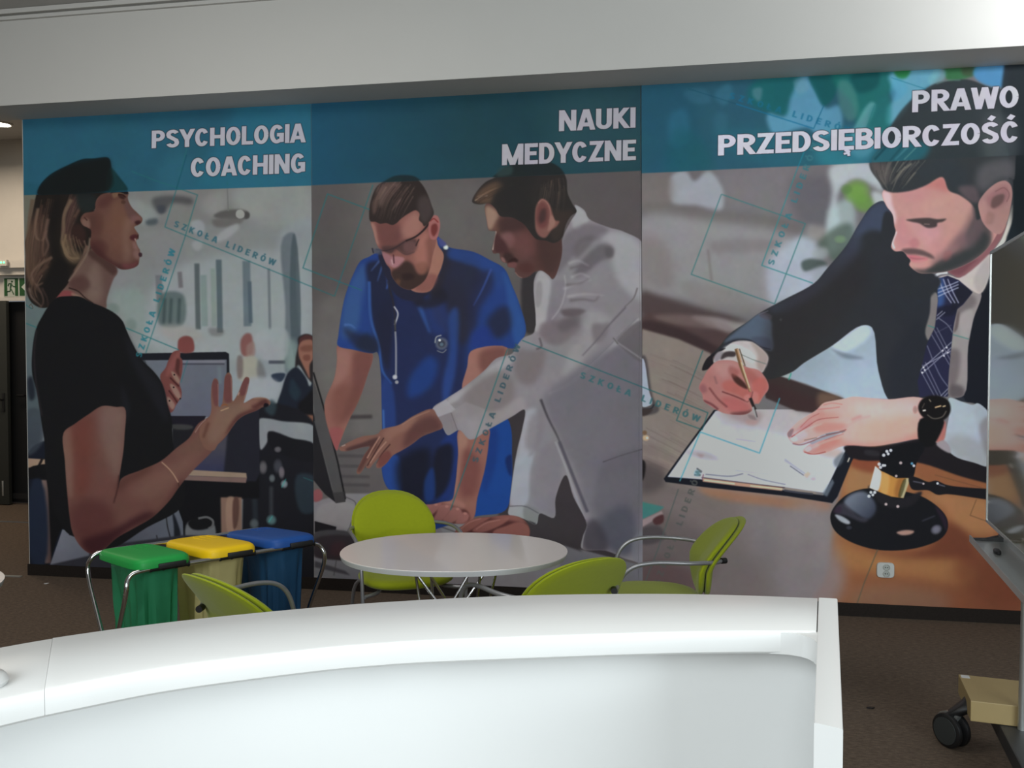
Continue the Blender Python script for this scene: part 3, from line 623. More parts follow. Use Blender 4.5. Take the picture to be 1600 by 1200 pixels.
with C(P2, .3, 0):
    F((24,70,94), TB2, .4, .93, 0, c2=(24,58,68), g=(490,200,740,200))
    with C(TB2, .3, 0):
        F((40,70,78), '860 130 1010 130 1010 270 860 270', 30, .8, 0)
        F((26,30,32), '616 276 630 274 650 277 664 292 590 291 606 281', 1.2, .75); F((24,44,46), '604 282 618 276 630 280 620 288 600 289', 1.5, .6)
        F((30,32,32), '790 262 820 254 862 255 878 266 884 281 770 279 782 268', 1.5, .85); F((44,62,62), '776 276 782 262 800 260 800 272', 3, .7)
# ---------------- panel 3: man signing
P3 = '1002 80 1660 60 1660 970 1004.5 960'
with C(P3, .3, 0):
    F((112,107,110), '995 60 1670 60 1670 970 995 970', 0, sm=0)
    # blurred room
    F((96,90,92), '1003 100 1110 100 1110 270 1003 290', 8, .6); F((122,116,120), '1130 270 1240 262 1290 300 1280 350 1200 330 1130 310', 12, .6)
    F((158,160,168), '1048 276 1072 268 1084 284 1104 268 1112 270 1130 300 1126 330 1090 322 1050 318', 4, .85)
    F((118,108,104), '1003 274 1046 274 1048 320 1003 326', 6, .6); F((104,98,96), '1003 320 1130 330 1250 352 1250 366 1100 346 1003 336', 6, .6)
    F((150,147,149), '1003 340 1110 346 1240 372 1270 440 1200 480 1080 470 1003 450', 10, .7); F((120,110,108), '1003 370 1040 380 1050 450 1003 440', 10, .6)
    F((116,108,108), '1110 380 1220 378 1210 388 1110 392', 6, .5); L((116,106,106), '1106 390 1112 440', 4, f=2, a=.6)
    F((172,178,192), '1200 410 1230 380 1270 370 1280 400 1262 430 1270 446 1226 470 1206 478', 8, .8); F((166,172,184), '1246 372 1272 384 1270 410 1236 410', 5, .7)
    F((96,92,98), '1236 280 1300 282 1300 350 1250 350', 10, .8); F((150,142,140), '1262 352 1300 362 1298 374 1264 372', 5, .7)
    F((188,194,200), '1296 262 1360 256 1380 300 1340 280 1310 300 1312 360 1300 400 1292 350 1300 300', 5, .85); F((170,186,188), '1296 330 1330 310 1330 380 1300 392', 6, .7)
    B((112,150,72), 1338, 300, 26, 24, a=.95); B((104,146,66), 1350, 318, 22, 18, a=.8); B((84,120,64), 1322, 296, 12, 10, a=.6); F((190,198,200), '1362 300 1382 306 1384 330 1372 330', 4, .8)
    F((78,92,84), '1276 384 1300 358 1330 350 1330 390 1306 410 1284 388', 5, .8); F((66,76,72), '1252 410 1276 404 1292 414 1280 418 1256 424', 3, .85); B((120,150,110), 1312, 374, 12, 8, a=.6); F((150,156,158), '1270 392 1292 388 1292 402 1270 404', 4, .7)
    F((168,176,188), '1262 426 1292 416 1300 430 1270 450 1220 476 1240 450', 4, .7)
    F((70,56,56), '1003 456 1030 462 1090 480 1150 496 1170 506 1110 500 1003 494', 6, .85); F((128,122,120), '1060 440 1160 460 1190 490 1160 492 1090 474', 6, .6)
    F((78,60,60), '1003 494 1060 492 1120 500 1150 520 1130 560 1100 560 1003 526', 4, .95); F((158,148,148), '1080 496 1120 496 1150 504 1166 506 1146 520 1120 514', 4, .7); F((120,104,102), '1020 494 1100 496 1120 512 1040 504', 4, .6); F((56,42,44), '1003 502 1060 512 1110 536 1130 548 1114 556 1050 536 1003 520', 4, .85)
    # desk
    F((134,122,116), '1003 514 1060 530 1110 552 1130 600 1300 800 1300 970 1003 970', 2, sm=0)
    hairs(['1004 540 1060 560 1120 590', '1004 660 1060 690 1110 720', '1004 760 1100 800 1200 840'], 70, [(112,98,94), (148,136,128), (120,106,100), (104,90,88)], (1, 4), .35, 6, 21)
    F((106,96,96), '1003 730 1040 748 1100 764 1200 780 1300 800 1300 970 1003 970', 10, .85); F((70,62,64), '1003 720 1040 735 1036 760 1003 770', 8, .7)
    F((120,112,114), '1160 790 1300 810 1300 900 1240 930 1180 880', 20, .8); F((84,74,76), '1003 800 1060 810 1120 850 1110 900 1003 930', 14, .6); F((80,60,60), '1003 880 1080 890 1100 930 1003 970', 10, .6)
    F((150,104,76), '1090 762 1200 774 1300 788 1290 800 1200 790 1110 776', 5, .7)
    # brown polished table to the right
    F((142,92,60), '1330 706 1420 700 1560 760 1640 800 1640 970 1260 970 1290 900 1300 830 1310 780', 5, c2=(112,66,46), g=(1400,760,1480,960))
    F((150,110,76), '1330 730 1370 740 1360 770 1320 770', 6, .8); F((120,62,44), '1330 712 1372 716 1370 738 1330 728', 4, .8); F((134,82,56), '1430 720 1545 758 1545 770 1430 742', 4, .8)
    F((158,112,76), '1440 774 1546 784 1560 830 1500 830 1470 790', 8, .8); F((96,52,38), '1480 816 1516 840 1520 870 1490 872 1400 872 1330 850 1400 866 1450 856', 8, .85)
    F((150,104,66), '1310 850 1360 866 1440 874 1520 884 1520 910 1420 900 1330 890 1300 870', 9, .75); F((96,50,36), '1500 870 1590 860 1600 940 1560 950 1490 900', 14, .6); F((126,116,118), '1240 790 1300 800 1302 850 1320 900 1300 950 1220 950', 14, .8)
    F((116,100,88), '1330 920 1480 930 1480 960 1330 955', 14, .4)
    # things at the left edge
    F((70,64,68), '1003 556 1008 556 1020 620 1030 640 1024 646 1003 646', 2, .85); F((164,170,186), '1003 560 1006 562 1014 610 1019 630 1015 634 1003 635', .8); L((40,40,48), '1003 640 1018 638 1022 632', 2, f=.8)
    F((60,50,50), '1003 640 1020 640 1012 648 1003 650', 1.5); B((196,166,130), 1009, 684, 7, 6); B((110,80,56), 1007, 676, 5, 5, a=.8); B((240,224,200), 1011, 684, 2.6); F((120,108,104), '1003 694 1030 696 1060 720 1003 706', 4, .5)
    F((30,26,28), '1003 718 1008 722 1007 744 1003 752', 1.5); F((62,112,110), '1003 784 1038 792 1028 800 1003 812', 1, sm=0); F((140,122,124), '1003 812 1034 798 1036 804 1003 824', 1, sm=0); F((70,44,46), '1020 812 1036 804 1036 816 1024 820', 1.5); F((64,58,62), '1003 826 1030 822 1040 840 1003 850', 3, .8)
    # paper on clipboard
    F((22,24,32), '1115 641 1122 640 1060 730 1100 750 1286 774 1316 708 1330 690 1344 694 1330 722 1308 776 1300 786 1230 775 1100 761 1040 753 1037 748 1070 702', .6, sm=0)
    F((186,187,200), '1118 642 1150 640 1220 640 1274 640 1330 690 1317 710 1288 770 1226 761 1096 749 1043 745 1072 704', .6, sm=0)
    with C('1118 642 1150 640 1220 640 1274 640 1330 690 1317 710 1288 770 1226 761 1096 749 1043 745 1072 704', .5, 0):
        F((172,160,160), '1120 640 1274 640 1290 660 1240 680 1180 668 1130 660', 8, .7); F((158,136,138), '1130 644 1190 646 1184 662 1160 660', 4, .8); F((150,138,142), '1070 706 1100 706 1124 718 1096 716', 4, .6); F((150,120,124), '1088 709 1100 711 1096 715', 2, .6)
        F((176,140,140), '1166 656 1184 658 1180 664 1166 662', 2, .6); F((176,150,142), '1270 700 1316 704 1312 714 1280 710', 4, .7); L((150,140,150), '1150 686 1180 690', 1, f=.6, a=.6); L((150,150,158), '1148 735 1200 741', 1.6, f=.7, a=.4)
        L((130,132,146), '1226 718 1262 742', 4, f=1.4, a=.5); L((200,202,212), '1229 716 1262 740', 3, f=.8); L((60,60,70), '1234 728 1256 743', 1, f=.4); L((206,170,150), '1258 745 1264 738', 7, f=1, a=.9); B((180,150,150), 1270, 748, 5, 3, a=.5)
    F((96,104,116), '1284 772 1300 748 1303 754 1292 776', 1.2, .8, sm=0); F((90,96,106), '1302 720 1318 706 1316 722 1306 730', 2, .7); L((190,180,170), '1324 722 1327 715', 2, f=.6)
    L((176,138,118), '1098 749.5 1150 756 1222 764', 6, f=.5, sm=0); L((226,190,166), '1100 750 1148 756', 2.4, f=.6); L((220,184,158), '1172 759 1222 764', 2, f=.6); L((50,40,46), '1096 746 1160 754 1226 762', 1.2, f=.4); L((90,90,104), '1102 741 1142 744 1161 740', 1.2, f=.4); L((110,110,122), '1168 741 1190 749 1227 757', 1.2, f=.4); L((120,80,90), '1099 741 1097 750', 1.6, f=.5); L((60,60,70), '1225 766 1236 768 1270 772', 3, f=.7)
    # blue-white screen under the arm, dark plank
    F((150,162,176), '1214 586 1236 580 1256 566 1300 540 1350 506 1366 510 1390 624 1318 624 1260 600', 1.2, sm=0, c2=(164,180,198), g=(1290,560,1330,620)); F((190,204,220), '1300 536 1350 504 1362 520 1320 552 1300 550', 4, .7); F((90,98,110), '1296 544 1320 552 1350 560 1320 560', 3, .6); F((160,168,168), '1214 585 1236 582 1232 592 1216 590', 1.5, .8)
    F((58,46,46), '1190 576 1214 586 1319 623 1296 628 1282 636 1270 645 1244 642 1196 622', 1, sm=0); F((112,86,72), '1280 614 1318 623 1296 628 1276 636', 4, .8); F((60,40,42), '1196 600 1240 610 1280 630 1266 644 1216 626', 6, .6)
    # suit
    SU = '1394 338 1380 315 1362 322 1342 350 1322 384 1292 420 1272 443 1222 470 1184 491 1168 503 1140 522 1122 544 1110 556 1130 552 1145 534 1172 533 1186 542 1200 556 1198 572 1191 582 1198 592 1236 582 1256 567 1300 540 1345 509 1362 512 1372 580 1392 628 1440 622 1482 618 1500 627 1524 631 1545 650 1640 650 1640 350 1546 400 1530 459 1440 420 1400 400'
    F((46,46,48), SU, .7, c2=(42,44,52), g=(1250,500,1500,500))
    with C(SU, .8):
        F((66,74,96), '1394 338 1380 314 1358 326 1340 352 1336 372 1360 360 1390 362', 5, .85); F((62,66,82), '1340 352 1318 388 1286 426 1240 462 1200 484 1216 490 1260 470 1310 430 1344 390', 7, .7)
        F((92,104,124), '1168 503 1186 490 1204 500 1206 520 1206 548 1188 540 1172 532 1150 530 1130 536', 3, .85); F((70,74,92), '1172 528 1204 530 1206 546 1186 542', 3, .7); L((40,40,54), '1124 546 1145 533 1172 532 1188 542 1204 546', 1.6, f=.6)
        F((86,78,86), '1190 488 1206 494 1204 500 1186 494', 1.5, .6); L((110,108,120), '1184 492 1200 486', 1.4, f=.8, a=.7); B((84,84,86), 1219.5, 499.5, 3, a=.7)
        F((40,52,80), '1436 430 1448 434 1444 460 1434 470', 4, .8); F((24,26,34), '1520 500 1545 400 1640 400 1640 650 1545 650 1504 620 1508 560', 1.5, .95)
        F((44,40,42), '1200 500 1330 400 1350 400 1340 470 1240 560 1206 580', 12, .5); F((36,38,46), '1390 560 1440 500 1440 620 1394 626', 8, .6)
    # shirt, tie
    F((150,140,140), '1500 440 1532 456 1520 500 1512 542 1505 618 1482 618 1484 560 1488 512 1496 480', .8); 
    with C('1500 440 1532 456 1520 500 1512 542 1505 618 1482 618 1484 560 1488 512 1496 480', .8):
        F((96,86,88), '1484 546 1498 548 1492 600 1482 600', 4, .7); F((100,90,92), '1490 470 1520 462 1524 476 1500 490 1492 500', 4, .7); F((90,78,78), '1498 486 1496 512 1490 520 1494 496', 1.6, .8); F((172,164,162), '1502 490 1518 484 1512 530 1500 524', 3, .5); F((80,70,74), '1484 600 1505 606 1505 620 1482 620', 4, .8)
    F((124,116,116), '1456 456 1464 460 1462 508 1450 532 1445 520 1452 490', 1); L((60,124,120), '1449 509 1462 513', 1.4, f=.5)
    F((198,184,178), '1462 436 1480 430 1499 434 1545 397 1546 427 1531 459 1512 450 1496 438 1480 434 1460 440', .7); F((170,158,156), '1520 440 1545 400 1546 428 1531 459', 3, .7); L((216,214,220), '1459 434 1466 428 1480 426', 4, f=.6)
    TI = '1463 436 1480 431 1497 438 1519 457 1504 476 1494 484 1489 512 1486 540 1482 580 1480 620 1436 620 1433 596 1440 570 1448 536 1460 512 1463 486 1465 470'
    F((38,38,62), TI, .7, sm=0)
    with C(TI, .6, 0):
        F((62,92,150), '1463 434 1472 434 1472 480 1464 480', 4, .8); F((30,30,40), '1496 444 1519 456 1498 480 1486 486 1490 462', 3, .8); F((26,26,40), '1466 480 1494 480 1490 492 1466 492', 2, .6)
        for d in (0, 7, 14): L((160,158,184), [1466+d, 436, 1474+d, 456, 1486+d*.8, 474], 1.8, f=.5, a=.85)
        for d in (0, 6, 12): L((170,172,196), [1464, 452+d, 1480, 447+d*.8, 1497, 440+d*.8], 1.8, f=.5, a=.8)
        for x, y, x2, y2 in ((1458,514,1486,566),(1463,512,1488,560),(1453,520,1484,572),(1440,570,1466,620),(1445,566,1471,620),(1436,576,1460,620)): L((140,138,160), [x, y, x2, y2], 1.3, f=.5, a=.7)
        for x, y, x2, y2 in ((1438,578,1487,534),(1440,584,1487,542),(1442,572,1486,548),(1462,500,1476,488),(1463,494,1472,486),(1468,620,1482,606),(1474,620,1482,612)): L((170,168,188), [x, y, x2, y2], 1.4, f=.5, a=.75)
        L((110,110,130), '1464 496 1480 508 1488 520', 1.6, f=.6); L((100,100,124), '1448 540 1460 570 1470 590 1482 606', 1.6, f=.6); L((96,96,116), '1462 520 1486 508', 1.4, f=.5, a=.5)
        for x, y in ((1472,548),(1478,543),(1474,556),(1480,551),(1442,574),(1440,582),(1444,578)): B((220,214,226), x, y, 2.2, a=.8)
    L((60,120,116), '1488 523 1513 530', 1.4, f=.5, a=.8)
    # neck and head
    F((140,92,96), '1480 424 1546 372 1560 360 1572 350 1564 372 1546 396 1499 434 1488 430', 1); F((110,66,72), '1482 424 1530 404 1520 412 1498 430', 3, .7); F((206,196,190), '1573 350 1581 320 1580 352 1570 378 1552 392 1564 374', .8)
    F((30,38,44), '1584 100 1640 90 1640 380 1572 385 1582 340 1582 280', 1.5); F((24,30,34), '1590 120 1640 120 1640 370 1590 370', 6, .6)
    F((44,45,50), '1384 330 1402 345 1424 392 1446 420 1470 440 1440 470 1390 440 1376 380', 2)
    FB = '1380 298 1378 306 1385 323 1394 335 1397 354 1399 362 1393 380 1392 387 1398 393 1410 393 1415 398 1417 401 1422 407 1420 414 1426 421 1437 427 1456 427 1485 423 1522 406 1546 384 1560 360 1570 330 1530 300 1476 274 1440 280'
    F((196,144,138), FB, .7)
    with C(FB, .7):
        F((202,152,142), '1440 306 1490 300 1520 320 1518 340 1480 345 1440 338', 10, .8); F((196,138,136), '1400 296 1440 292 1478 282 1480 300 1430 316 1404 316', 8, .7); F((226,196,200), '1378 300 1390 302 1394 320 1400 340 1398 352 1386 328', 3, .85); F((190,110,108), '1440 290 1474 276 1482 300 1464 296', 5, .6)
        F((196,134,136), '1402 346 1412 340 1420 360 1428 372 1434 386 1426 392 1404 388 1398 372', 6, .85); L((230,204,206), '1400 362 1394 380 1397 389', 3, f=1); F((176,106,112), '1420 378 1432 372 1436 384 1426 389', 3, .45); F((206,150,156), '1412 340 1440 352 1470 360 1450 388 1436 372 1420 352', 7, .6)
        F((64,56,56), '1415 344 1424 342.5 1436 341.5 1450 341 1464 343 1478 342.5 1472 347 1464 349 1463 354 1455 356.5 1447 356 1440 352 1436 349.5 1424 347', 1.1, .92); L((150,122,116), '1443 350.5 1452 351', 1.8, f=.8, a=.6)
        F((192,134,132), '1450 384 1490 368 1500 390 1476 400 1458 394', 9, .7); F((196,112,122), '1414 400 1428 398.5 1440 402 1450 404 1442 411 1430 412 1422 407', 1.6, .9); F((150,80,90), '1418 402 1432 404 1446 404 1434 406.5', 1, .7); F((206,144,140), '1424 410 1446 406 1458 412 1452 420 1434 421', 4, .8)
        F((86,68,70), '1408 391 1418 388.5 1436 390 1448 394.5 1456 399 1460 405 1454 404 1444 400.5 1430 398 1416 397.5 1411 395', 1.8, .85)
        F((124,96,98), '1452 414 1470 396 1486 380 1504 356 1518 330 1528 318 1536 330 1534 380 1510 410 1470 424', 7, .7); F((70,66,67), '1424 420 1436 421 1452 419 1464 410 1482 400 1496 390 1508 370 1518 348 1530 330 1540 350 1548 362 1546 384 1524 407 1486 424 1455 430 1436 428', 3.5, .85); F((54,57,58), '1446 424 1466 414 1486 404 1506 390 1522 372 1536 362 1544 372 1538 390 1516 406 1486 421 1460 427', 4, .9); F((104,88,92), '1494 380 1510 360 1524 336 1530 330 1536 350 1530 372 1510 390', 6, .8); F((90,78,82), '1520 316 1530 312 1534 340 1524 344', 3, .85); F((132,98,100), '1482 390 1504 366 1510 380 1494 396', 6, .6); F((150,90,92), '1474 396 1486 392 1484 404 1474 408', 3, .5)
        F((200,160,150), '1424 412 1430 411 1432 420 1426 420', 2, .3)
    HB3 = '1358 254 1364 242 1376 228 1398 186 1420 160 1456 133 1480 127 1510 125 1540 135 1576 150 1588 190 1586 250 1583 282 1578 278 1566 284 1548 296 1536 312 1532 340 1526 344 1522 326 1514 316 1498 305 1482 298 1472 277 1446 290 1420 299 1392 301 1380 296 1374 286 1360 266'
    F((52,55,58), HB3, 1.2)
    with C(HB3, .9):
        F((92,84,82), '1358 252 1376 254 1392 262 1384 290 1374 286', 5, .85); F((104,100,104), '1530 262 1580 250 1584 280 1560 282 1540 300 1526 296', 8, .7); F((50,56,62), '1430 262 1500 252 1510 290 1486 300 1474 276 1440 284', 8, .7); F((110,92,96), '1496 294 1522 292 1530 316 1516 316', 4, .7)
        hairs(['1366 256 1372 276 1386 296', '1392 250 1384 274 1384 294', '1424 250 1404 276 1394 298', '1448 252 1424 280 1410 298'], 60, [(112,106,100), (74,72,70), (46,46,48), (128,124,112)], (.8, 2.4), .55, 2, 23)
        hairs(['1394 300 1388 306 1384 300', '1420 299 1416 304 1408 304', '1446 290 1440 296 1432 298', '1472 278 1466 286 1456 290'], 26, [(60,56,56), (72,64,62)], (.8, 1.6), .5, 2, 29)
        L((126,122,108), '1424 256 1408 268 1392 288', 3, 1, f=1, a=.8); L((118,114,104), '1412 254 1400 270', 2, 1, f=.8, a=.7)
    EA = '1528 318 1536 304 1548 292 1560 284.5 1570 283 1578 289 1581 302 1579 320 1573 346 1562 366 1548 362 1536 350 1530 334'
    F((176,132,128), EA, .9)
    with C(EA, .8):
        F((150,100,104), '1540 312 1556 296 1570 290 1576 304 1568 320 1552 326', 4, .6); F((106,80,78), '1548 316 1552 308 1568 304 1566 316 1552 326 1548 324', 2, .9); F((190,140,136), '1528 318 1538 314 1542 330 1546 344 1534 346', 3, .7); L((126,84,86), '1554 300 1568 294 1576 304 1572 316', 1.6, f=.8, a=.7); F((150,112,104), '1542 332 1552 334 1550 350 1540 350', 3, .6)
    # hand with the pen
    F((190,178,178), '1115 566 1122 552 1132 544 1145 535 1172 534 1186 542 1196 552 1200 560 1196 572 1191 582 1178 580 1150 566', .8)
    F((158,140,134), '1172 534 1186 542 1200 558 1196 572 1190 582 1182 572 1184 556', 3, .8); F((210,208,214), '1130 545 1145 538 1166 546 1180 560 1176 566 1150 552', 2.4, .8)
    F((34,30,34), '1097 579 1103 562 1112 554 1126 546 1134 544 1122 552 1114 558 1114 572', .8); F((150,140,146), '1116 558 1122 550 1130 550 1124 562 1117 566', 1); F((66,56,58), '1126 562 1130 552 1140 549 1150 551 1148 557 1136 558', 1.4); L((110,116,112), '1158 554 1176 562 1197 569', 1.6, f=.6, a=.8)
    HP = '1105 579 1115 568 1122 564 1146 564 1167 574 1184 578 1192 585 1200 599 1200.5 608 1192 620 1185 631 1180 631 1176 640 1170 645 1161 648 1132 646 1119 640 1109 634 1099 626 1097 616 1092 606 1099 590'
    F((176,118,114), HP, .7)
    with C(HP, .7):
        F((188,140,136), '1112 570 1140 564 1156 570 1132 590 1120 584', 5, .7); F((178,98,92), '1128 600 1140 594 1176 614 1172 626 1150 616 1132 610', 3, .8); F((184,100,92), '1176 594 1192 590 1200 602 1190 622 1182 630 1176 612', 3, .8); F((176,96,96), '1126 622 1150 622 1172 636 1168 644 1140 642', 4, .8)
        F((66,40,36), '1143 584 1152 588 1166 602 1168 608 1154 602 1146 594', 1.6, .95); F((150,82,78), '1140 572 1154 580 1148 590 1138 582', 3, .6); F((160,88,80), '1158 576 1176 580 1184 592 1172 598 1164 590', 4, .6)
        L((116,60,62), '1128 612 1150 620 1168 628', 2, f=.8); L((120,64,66), '1108 606 1122 624 1136 636', 2.4, f=1); L((112,60,64), '1099 626 1112 632 1122 640', 3, f=1); L((132,90,92), '1116 588 1120 600', 3, f=1.4, a=.6); F((140,86,92), '1092 604 1100 600 1104 612 1096 614', 2.4, .7); L((108,60,60), '1168 628 1174 620 1176 612', 1.6, f=.7)
        F((194,128,124), '1162 620 1170 616 1172 624 1166 628', 1.6, .7); F((200,130,124), '1176 612 1184 614 1184 628 1178 628', 2, .6); F((86,50,52), '1140 646 1168 642 1174 640 1170 650 1150 650', 2, .7)
    L((112,84,60), '1150 545 1157 572 1172 612', 5.4, 3.4, f=.5, sm=0); L((186,144,112), '1152 545 1160 574 1172.5 612', 2.4, f=.5, sm=0); L((226,196,166), '1158 566 1171 606', 1.4, f=.5); L((80,60,40), '1155 545 1164 572', 1.6, f=.5)
    L((40,34,36), '1172 622 1176 632 1180 640', 5, 4, f=.6); L((160,156,158), '1176 636 1182 655', 4, 1.4, f=.5); L((50,46,48), '1178.5 636 1183 652', 1.2, f=.4); F((120,100,104), '1168 648 1178 650 1182 656 1172 654', 1.5, .6)
    # resting hand
    HL = '1302 626 1319 623 1332 620 1360 622 1389 624 1436 621 1470 640 1470 690 1436 686 1398 692 1366 697 1330 697 1316 697 1297 705 1280 709.5 1262 709.5 1254 705 1264 695 1280 688 1297 681 1313 677.5 1321 673 1306 674 1285 680 1262 689 1246 693.5 1236 690.5 1231 683 1230 677 1236 669 1248 658 1264 648 1275 641 1286 630'
    F((208,160,154), HL, .7)
    with C(HL, .7):
        F((218,184,178), '1330 630 1380 628 1430 632 1430 650 1380 654 1340 650', 9, .7); F((212,158,142), '1340 668 1390 654 1430 650 1434 684 1380 694 1340 696', 9, .7); F((204,132,122), '1312 690 1350 692 1400 688 1436 676 1436 690 1360 700 1312 700', 5, .8); F((190,120,118), '1262 650 1280 640 1290 648 1270 662 1262 660', 5, .5)
        F((196,122,114), '1274 664 1300 660 1322 664 1316 672 1290 676 1272 674', 4, .7); F((200,134,124), '1278 646 1312 648 1314 652 1282 656', 4, .6); F((190,108,100), '1270 694 1300 682 1316 686 1304 700 1276 708 1260 706', 5, .7); F((196,124,128), '1244 672 1266 656 1270 662 1248 678', 3, .7); F((210,176,180), '1234 680 1256 672 1262 680 1244 690 1236 688', 3, .8); F((214,160,160), '1260 696 1274 690 1280 696 1266 704', 3, .7)
        L((150,86,84), '1236 683 1262 666 1278 656 1310 652', 1.8, 1, f=.8); L((158,92,90), '1276 640 1296 638 1312 636', 1.4, f=.8, a=.6); L((176,120,120), '1330 656 1346 650', 4, f=2, a=.6); F((176,110,104), '1236 690 1246 694 1262 690 1280 682 1270 690 1250 698', 2, .8); L((150,80,76), '1256 706 1270 710 1290 706', 1.8, f=.7); L((190,140,140), '1316 670 1340 656 1360 650', 3, f=2, a=.5)
        F((120,100,106), '1228 680 1236 670 1240 670 1234 684', 1.2, .8)
    F((146,146,158), '1280 682 1306 674 1314 675 1300 680 1284 686', 1.5, .8); L((90,90,100), '1290 679 1314 675', 1.6, f=.7); L((120,110,100), '1256 688 1276 684', 1.4, f=.5)
    F((150,148,160), '1264 691 1286 682 1306 676 1320 673 1302 682 1282 689 1268 695', .8, .95, sm=0); L((128,74,72), '1238 693 1250 695 1264 691 1286 682 1312 675 1322 671', 1.6, f=.7, a=.9); L((120,90,96), '1288 688 1304 682 1318 678', 1.2, f=.6, a=.6)
    L((222,190,184), '1242 680 1262 670 1284 662', 3, 1.6, f=1.4, a=.55); L((218,176,168), '1268 700 1290 690 1312 684', 3, 1.6, f=1.4, a=.5); L((150,90,88), '1250 668 1266 653 1280 646', 1.4, f=.8, a=.7); L((160,98,94), '1286 633 1300 630 1316 632', 1.4, f=.8, a=.6)
    F((226,200,204), '1235 686 1243 682 1246 687 1239 690', .8, .8); F((222,180,182), '1257 702 1265 697 1268 702 1261 706', .8, .8)
    # sleeve and second cuff, wrist watch
    F((28,24,28), '1318 698 1366 698 1400 693 1440 686 1466 694 1494 714 1546 728 1640 740 1640 780 1545 756 1500 744 1440 724 1400 720 1332 716', 1); F((50,48,52), '1350 704 1372 706 1374 712 1352 710', 2, .6)
    F((168,176,186), '1482 622 1500 627 1520 632.5 1526 630 1534 634 1545 648 1546 728 1520 722 1490 712 1473 690 1477 674 1482 650', .8)
    with C('1482 622 1500 627 1520 632.5 1526 630 1534 634 1545 648 1546 728 1520 722 1490 712 1473 690 1477 674 1482 650', .8):
        F((148,146,150), '1476 690 1500 680 1530 690 1546 700 1546 730 1500 720', 7, .7); F((120,112,114), '1530 660 1544 650 1546 720 1538 706', 4, .7); F((158,166,174), '1522 634 1540 640 1530 662', 4, .6)
    F((170,106,100), '1462 676 1476 658 1474 688 1464 692', 1.5); F((150,138,144), '1462 694 1474 688 1484 700 1484 708', 1.2)
    F((18,17,19), '1437 655 1474 655 1462 690 1456 697 1438 696', 1); B((30,25,24), 1459.5, 637, 27, 24, a=1); B((22,18,17), 1459.5, 637, 25, 21); F((20,17,18), '1434 636 1440 624 1452 619 1470 620 1482 628 1484 644 1474 656 1450 656 1438 648', 1.2)
    L((84,76,70), '1448 648 1458 654 1472 651 1478 642', 2, f=.8); L((206,170,130), '1460 637 1470 634', 2.2, f=.5); L((206,176,140), '1472 635.5 1477 634', 2, f=.5); L((220,210,200), '1441 642 1446 641', 2.4, f=.5); L((140,126,110), '1451 624 1454 628', 1.6, f=.5); L((80,70,64), '1444 630 1440 638', 1.4, f=.6); B((90,64,60), 1429, 640, 5, 8, a=.4)
    # gavel
    GB = '1297 806 1306 788 1326 771 1356 763 1430 772 1460 788 1478 808 1480 826 1470 841 1440 854 1400 860 1360 857 1320 842 1302 826'
    F((20,20,24), GB, .9)
    with C(GB, .9):
        F((112,118,134), '1318 786 1326 774 1350 768 1366 784 1368 798 1356 811 1334 800', 3, .85, c2=(60,64,80), g=(1330,780,1360,806)); F((70,66,78), '1308 790 1318 786 1340 806 1356 812 1350 816 1322 806 1304 800', 2, .6); F((164,164,174), '1304 804 1314 806 1328 816 1326 819 1312 814', 1.6, .9); F((50,34,50), '1300 800 1312 790 1314 800', 2, .7)
        F((176,136,124), '1400 832 1414 828 1428 830 1424 834 1408 836', 1.6, .9); B((126,122,138), 1462, 827, 11, 9, -30, .8); L((60,60,70), '1440 814 1460 806', 1.6, f=1); F((44,30,44), '1460 790 1478 810 1478 830 1470 812', 2, .7); B((60,60,72), 1326, 824, 6, 4, a=.6)
    F((18,18,22), '1374 726 1376 706 1390 700 1410 694 1440 692 1444 700 1432 722 1424 748 1400 748 1374 736', .9)
    F((30,28,32), '1356 760 1368 760 1400 780 1440 768 1424 790 1380 790', 2)
    BR = '1367 728 1375 735 1400 747 1422 747 1411 778 1392 776 1372 768 1358 762'
    F((178,124,64), BR, .7, sm=0)
    with C(BR, .6, 0):
        F((196,200,206), '1364 726 1376 736 1370 768 1354 762', 1.6, .95); F((200,150,90), '1380 738 1388 742 1384 774 1376 770', 2, .7); F((136,84,44), '1404 746 1414 748 1406 778 1398 776', 2.4, .7); F((166,160,128), '1416 746 1424 746 1412 780 1406 776', 1.2, .9); F((60,56,30), '1412 748 1415 748 1406 778 1403 777', .8, .7)
    F((24,22,26), '1420 744 1432 746 1450 753 1462 751 1480 758 1545 764 1640 770 1640 792 1545 781 1480 772 1464 773 1450 766 1424 764', .8); L((90,88,100), '1426 752 1442 755', 2, f=.9, a=.8); L((80,78,88), '1466 757 1476 760', 2, f=.8)
    for x, y, r, c in ((1380,711,3.6,0),(1385,705,3.4,0),(1391,703.5,3.4,0),(1387,709,3.2,0),(1373,725,3.6,0),(1379,727,3.2,0),(1382,727,2.8,0),(1375,730,3.4,0),(1360,769,3.2,0),(1366,769,3.4,0),(1357,775,3.4,0),(1363,773,3,0),(1406.5,723,3.4,1),(1424,724,3,2),(1427,727.5,3,0),(1399.5,743.5,3,1),(1383.5,787.5,3.2,1),(1402,791,3.4,1),(1464,755,2.8,0),(1442,755.5,2.4,1)):
        B(((218,220,236), (190,170,170), (90,150,180))[c], x, y, r, a=.95)
    F((40,36,40), '1280 952 1290 952', 1) if 0 else None
TB3 = '995 100 1660 60 1660 240 1440 250 1360 254.8 995 271.5'
